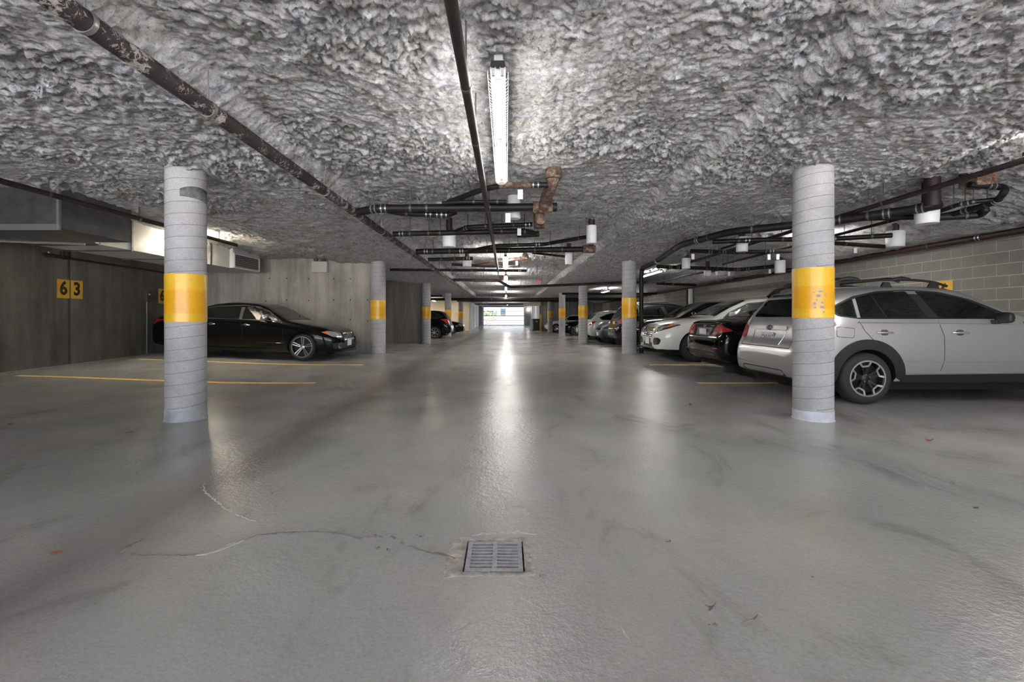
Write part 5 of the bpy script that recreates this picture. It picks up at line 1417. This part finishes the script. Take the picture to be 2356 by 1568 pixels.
# ---- black saloon opposite
c, bvh, T = car('saloon', 'paint_black', 'saloon_car', 'glossy black saloon with twin-spoke silver wheels and silver mirrors beside the pale concrete wall', -8.56, 11.67, 0, 1, 'twin5')
c.scale = (0.96, 0.96, 0.96)
for o in list(c.children):
    if o.name.startswith('wing_mirror'):
        o.data.materials[0] = MATS['rim_silver']
for v_ in ('side-', 'side+'):
    line_on('chrome_strip', bvh, v_, [(1.02, .957), (2.3, .955), (3.28, .945)], 0.008, 'chrome', c, 0.006)
    line_on('chrome_strip', bvh, v_, [(1.28, 1.182), (1.62, 1.27), (2.3, 1.31), (2.66, 1.28), (2.92, 1.18), (3.28, .96)], 0.007, 'chrome', c, 0.005)
    patch('side_skirt', bvh, v_, [(1.45, .20), (3.42, .20), (3.42, .26), (1.45, .26)], 'paint_black', c, 0.02, 0.2, 0.03, 0.02)
for s_ in (-1, 1):
    patch('lamp_lens', bvh, 'front', [(s_ * a, q) for a, q in [(.50, .60), (.62, .60), (.66, .68), (.54, .67)]], 'chrome', c, 0.010, 0.05, 0.006, 0.02)
    patch('turn_signal', bvh, 'front', [(s_ * a, q) for a, q in [(.78, .64), (.83, .67), (.845, .71), (.79, .72)]], 'lamp_orange', c, 0.011, 0.04, 0.006, 0.01)
    patch('fog_surround', bvh, 'front', [(s_ * a, q) for a, q in [(.50, .29), (.76, .30), (.78, .44), (.48, .46)]], 'black_trim', c, 0.004, 0.05, 0.01, 0.03)
    patch('fog_lamp', bvh, 'front', rnd([(s_ * .56, .31), (s_ * .68, .31), (s_ * .68, .42), (s_ * .56, .42)], 0.06), 'chrome', c, 0.010, 0.04, 0.008)
    patch('fog_lens', bvh, 'front', rnd([(s_ * .575, .325), (s_ * .665, .325), (s_ * .665, .405), (s_ * .575, .405)], 0.045), 'lamp_dark', c, 0.014, 0.04, 0.006)
line_on('grille_surround', bvh, 'front', rnd([(-.30, .34), (.30, .34), (.40, .60), (.36, .70), (-.36, .70), (-.40, .60), (-.30, .34)], 0.02), 0.011, 'chrome', c, 0.006)
for k in range(9):
    a = -.32 + k * .08
    MB().tube([project(bvh, 'front', a, .50, .012)[0], project(bvh, 'front', a, .685, .012)[0]], 0.008, 6).build('grille_bar', 'chrome', c, 60)
em = MB()
for k in range(4):
    p0, _ = project(bvh, 'front', -.105 + k * .07, .625, .03)
    em.lathe([(.038, -.004), (.038, .004), (.046, .004), (.046, -.004)], 20, (p0.x, -.105 + k * .07, .625), 'X', True)
em.build('emblem', 'chrome', c)
p0, _ = project(bvh, 'front', 0, .42, 0)
MB().box((p0.x - 0.03, -.19, .34), (p0.x + .010, .19, .50)).build('plate_holder', 'black_trim', c)
plate_part(c, p0.x + .010, .42, 0, 'front', None, 0.30, 0.15)
patch('front_splitter', bvh, 'front', [(-.66, .225), (.66, .225), (.62, .25), (-.62, .25)], 'black_trim', c, 0.05, 0.1, 0.06)
MB().lathe([(.165, -.012), (.165, .012), (.185, .012), (.185, -.012)], 24, (3.02, -0.36, 0.93), 'X', True).build('steering_wheel', 'black_trim', c, 50) if False else None

# ---- cars further along
FARC = [
 ('crossover', 'paint_black', 'crossover_car', 'black crossover nose to the aisle, behind the white crossover', 3.75 + 4.42, 14.15, PI, 'plain'),
 ('hatch', 'paint_black', 'hatchback_car', 'black tall car with a pale roof line behind the black crossover', 3.86, 16.75, 0, 'plain'),
 ('hatch', 'paint_dark_blue', 'hatchback_car', 'dark teal car nose between the second and third columns', 3.85 + 4.40, 19.2, PI, 'plain'),
 ('crossover', 'paint_pearl', 'crossover_car', 'off-white car with a bright red tail light behind the dark teal car', 3.86, 22.0, 0, 'plain'),
 ('hatch', 'paint_dark_grey', 'hatchback_car', 'dark grey tall car with silver wheels just past the third column', 3.82 + 4.40, 24.6, PI, 'plain'),
 ('saloon', 'paint_black', 'saloon_car', 'far black saloon nose peeking past the fourth column', 3.55 + 4.70, 29.7, PI, 'plain'),
 ('coupe', 'paint_white', 'coupe_car', 'far white car in the last bay before the cross wall', 3.15 + 4.46, 37.3, PI, 'plain'),
 ('hatch', 'paint_black', 'hatchback_car', 'black hatchback tail showing past the dim partition wall', -3.05, 25.8, PI, 'plain'),
 ('saloon', 'paint_black', 'saloon_car', 'far black car with a chrome nose opposite, behind the black hatchback', -2.95 - 4.70, 32.0, 0, 'plain'),
]
for k_, pm, nm, lb, x, y, rot, rim in FARC:
    c, bvh, T = car(k_, pm, nm, lb, x, y, rot, 0, rim, ('side+', 'side-'))
    nose = (rot == PI) == (x > 0)
    if nose:
        p0, _ = project(bvh, 'front', 0, .46, 0); plate_part(c, p0.x + .004, .46, 0, 'front', None)
        for s_ in (-1, 1):
            q = T['head'][2]
            patch('turn_signal', bvh, 'front', [(s_ * (q[0] + a), q[1] + d) for a, d in ((-.02, -.10), (.06, -.10), (.06, -.06), (-.02, -.06))], 'lamp_orange', c, 0.011, 0.05, 0.006)
        line_on('grille_surround', bvh, 'front', T['grille'] + T['grille'][:1], 0.010, 'chrome', c, 0.006)
    else:
        p0, _ = project(bvh, 'rear', 0, .84, 0); plate_part(c, p0.x - .004, .84, 0, 'rear', None)
    if 'pale roof' in lb:
        for s_ in (-1, 1):
            MB().tube([(0.6, s_ * 0.62, 1.575), (1.9, s_ * 0.62, 1.585)], 0.018, 6).build('roof_rail', 'rim_silver', c, 60)

# ================================================================== FAR END: GATE AND OUTDOORS
fzg = fz(0, 53.4)
t = thing('exit_gate', 'pale metal barred gate at the far end of the aisle', 'gate', (0, 53.45, fzg))
gh = GT - fzg
mb = MB()
mb.box((GL, 0, 0), (GL + 0.10, 0.06, gh)); mb.box((GR - 0.10, 0, 0), (GR, 0.06, gh)); mb.box((GL + 0.1, 0, 0.0), (GR - 0.1, 0.06, 0.07)); mb.box((GL + 0.1, 0, gh - 0.08), (GR - 0.1, 0.06, gh))
mb.build('gate_frame', 'gate_metal', t)
for f_, th in ((0.28, 0.035), (0.51, 0.07), (0.75, 0.035)):
    MB().box((GL + 0.1, -0.01, gh * f_ - th / 2), (GR - 0.1, 0.0, gh * f_ + th / 2)).build('rail', 'box_grey', t)
nb_ = 42
bar_b = MB().box((-0.011, 0.005, 0.07), (0.011, 0.027, gh - 0.08)); bme = bpy.data.meshes.new('bar'); bme.from_pydata([tuple(v) for v in bar_b.v], [], bar_b.f); bme.materials.append(MATS['gate_metal'])
for k in range(nb_):
    o = bpy.data.objects.new('bar', bme); COL.objects.link(o); o.parent = t; o.location = (GL + 0.1 + (GR - GL - 0.2) * (k + 0.5) / nb_, 0, 0)
MB().box((-0.45, -0.5, gh - 0.02), (0.05, 0.0, gh + 0.18)).build('opener', 'gate_metal', t)
for s_ in (GL + 0.02, GR - 0.02):
    MB().tube([(s_, -0.02, 0), (s_, -0.02, gh - 0.3), (s_, -0.35, gh + 0.02), (s_, -2.2, gh + 0.05)], 0.03, 8).build('track', 'white_plastic', t)
# outdoors
yd = np.linspace(53.7, 80, 30); zd = fzg + 1.12 * sstep(55, 78, yd)
vv = []; fcs = []
for i, (a, q) in enumerate(zip(yd, zd)):
    vv += [(-14, a, q), (14, a, q + 0.25 * sstep(55, 78, a))]
for i in range(len(yd) - 1):
    fcs.append((2 * i, 2 * i + 1, 2 * i + 3, 2 * i + 2))
dv = struct(mesh_obj('driveway', vv, fcs, 'tarmac', smooth=180), 'sunlit driveway rising beyond the gate'); dv['category'] = 'driveway'
def zdv(y):
    return float(np.interp(y, yd, zd))
# stone wall running back from the gate, with stones of their own
t = thing('stone_wall', 'low grey stone garden wall beyond the gate', 'wall')
A = Vector((-3.4, 54.3, 0)); B = Vector((-0.6, 68.0, 0)); dirn = (B - A).normalized(); nrm_ = Vector((dirn.y, -dirn.x, 0))
Lw = (B - A).length
core = MB()
for k in range(14):
    a = A + dirn * (Lw * k / 14); b_ = A + dirn * (Lw * (k + 1) / 14); z_a, z_b = zdv(a.y) - 0.1, 1.20 + 0.25 * (k / 14)
    q0, q1 = a + nrm_ * 0.0, a - nrm_ * 0.5; q2, q3 = b_ - nrm_ * 0.5, b_
    core.add([(p_.x, p_.y, z) for z in (z_a, z_b) for p_ in (q0, q3, q2, q1)], [(0, 3, 2, 1), (4, 5, 6, 7), (0, 1, 5, 4), (1, 2, 6, 5), (2, 3, 7, 6), (3, 0, 4, 7)])
core.build('wall_core', 'stone_grey', t)
for k in range(16):
    for r in range(4):
        a = A + dirn * (Lw * (k + 0.5 * (r % 2) + 0.25) / 16); z = zdv(a.y) + 0.05 + r * 0.31
        if z > 1.15:
            continue
        w_ = Lw / 16 * 0.45
        p0_ = a - dirn * w_; p1_ = a + dirn * w_
        MB().add([(p_ + nrm_ * q + Vector((0, 0, z + h_ + random.uniform(-.03, .03)))) for q in (0.0, 0.06) for h_ in (0, 0.26) for p_ in (p0_, p1_)], [(0, 1, 3, 2), (4, 6, 7, 5), (0, 4, 5, 1), (2, 3, 7, 6), (0, 2, 6, 4), (1, 5, 7, 3)]).build('stone', 'stone_grey', t)
# hedge of leaves behind the wall
lv = MB()
for i in range(1500):
    s_ = random.random(); c_ = A + dirn * (Lw * s_ * 1.0) - nrm_ * random.uniform(0.6, 1.9)
    z = 1.2 + 0.25 * s_ + random.random() ** 0.8 * (0.62 + 0.12 * math.sin(s_ * 20)); c_ = Vector((c_.x, c_.y, z))
    u_ = Vector((random.gauss(0, 1), random.gauss(0, 1), random.gauss(0, 1))).normalized(); w_ = u_.cross(Vector((random.gauss(0, 1), random.gauss(0, 1), random.gauss(0, 1)))).normalized()
    lv.add([c_ - u_ * .12, c_ + w_ * .05, c_ + u_ * .12, c_ - w_ * .05], [(0, 1, 2, 3)])
o = lv.build('hedge', 'leaf_green'); tag(o, 'green leafy hedge above the stone wall outside', 'hedge'); o['kind'] = 'stuff'
# house across the driveway
t = thing('house', 'white house front across the driveway with a dark blue doorway', 'building', (0, 78, 0))
MB().box((-14, 0, 0), (14, 0.4, 7.5)).build('house_front', 'house_white', t)
MB().box((-1.02, -0.02, 1.44), (-0.12, 0.0, 2.7)).build('door', 'door_blue', t)
MB().box((-1.02, -0.025, 1.40), (-0.12, -0.02, 1.72)).build('brick_base', 'brick_red', t)
fx = MB(); fx.box((-1.12, -0.04, 1.40), (-1.02, 0.0, 2.8)); fx.box((-0.12, -0.04, 1.40), (-0.02, 0.0, 2.8)); fx.box((-1.12, -0.04, 2.7), (-0.02, 0.0, 2.8)); fx.build('door_frame', 'gate_metal', t)
# passage items
def wheelie(x, y, label, bodym, lidm):
    z = fz(x, y); t = thing('wheelie_bin', label, 'bin', (x, y, z), 0, 'bins near the exit passage')
    vv = [(-.24, -.26, .05), (.24, -.26, .05), (.24, .26, .05), (-.24, .26, .05), (-.29, -.33, .98), (.29, -.33, .98), (.29, .33, .98), (-.29, .33, .98)]
    MB().add(vv, [(0, 3, 2, 1), (4, 5, 6, 7), (0, 1, 5, 4), (1, 2, 6, 5), (2, 3, 7, 6), (3, 0, 4, 7)]).build('bin_body', bodym, t)
    MB().bbox((-.31, -.36, .98), (.31, .36, 1.06), .02).build('lid', lidm, t)
    MB().tube([(-.25, .38, .97), (.25, .38, .97)], .02, 8).build('handle', lidm, t)
    for s_ in (-.26, .26):
        MB().lathe([(0, -.03), (.1, -.03), (.1, .03), (0, .03)], 14, (s_, .25, .1), 'X').build('wheel', 'tyre_rubber', t, 40)
    MB().box((-.06, -.325, .80), (.10, -.30, .87)).build('sticker', 'plate_white', t)
wheelie(2.55, 38.9, 'black wheelie bin beside the yellow edge guard', 'bin_black', 'bin_black')
wheelie(2.42, 40.6, 'pale bin with a blue-grey lid behind the black wheelie bin', 'door_grey', 'bin_blue')
eg = struct(MB().box((2.86, 39.755, fz(3, 39.8)), (3.08, 39.81, 1.45)).build('trim_1', 'yellow_paint'), 'yellow edge guard on the cross wall corner')
sf = tag(MB().bbox((1.5, 39.0, 2.18), (2.95, 40.2, 2.52), 0.02).build('soffit_box', 'soffit_cream'), 'cream boxed soffit above the bins', 'soffit')
MB().box((1.5, 39.5, 2.52), (2.9, 39.9, 2.9)).build('hanger_plate', 'soffit_cream', sf)
d = struct(MB().box((2.86, 46.0, fz(2.9, 47)), (2.9, 47.1, 2.2)).build('door_1', 'door_grey'), 'grey door in the exit passage')
MB().box((2.82, 46.1, 1.1), (2.86, 46.25, 1.14)).build('door_handle', 'chrome', d)
for i, yy in enumerate((44.6, 48.6)):
    d = struct(MB().box((-3.25, yy, fz(-3.2, yy)), (-3.21, yy + 1.3, 2.15)).build('door_%d' % (i + 2), 'door_grey'))
    MB().box((-3.21, yy + 0.1, 1.05), (-3.17, yy + 0.25, 1.09)).build('door_handle', 'chrome', d)
    fm = MB(); fm.box((-3.25, yy - 0.1, fz(-3.2, yy)), (-3.19, yy, 2.25)); fm.box((-3.25, yy + 1.3, fz(-3.2, yy)), (-3.19, yy + 1.4, 2.25)); fm.box((-3.25, yy, 2.15), (-3.19, yy + 1.3, 2.25)); fm.build('door_frame', 'white_render', d)
g = thing('globe_lamp', 'small round lit globe lamp on the wall beside the gate', 'lamp', (0, 0, 0))
q = WD(1215.5, 711.5, 53.3)
MB().lathe([(0, -.11), (.06, -.10), (.10, -.05), (.11, 0), (.10, .05), (.06, .10), (0, .11)], 16, tuple(q), 'Z').build('globe', 'globe_glow', g, 60)
MB().box((q.x - .05, q.y, q.z - .05), (q.x + .05, 53.4, q.z + .05)).build('bracket', 'box_grey', g)
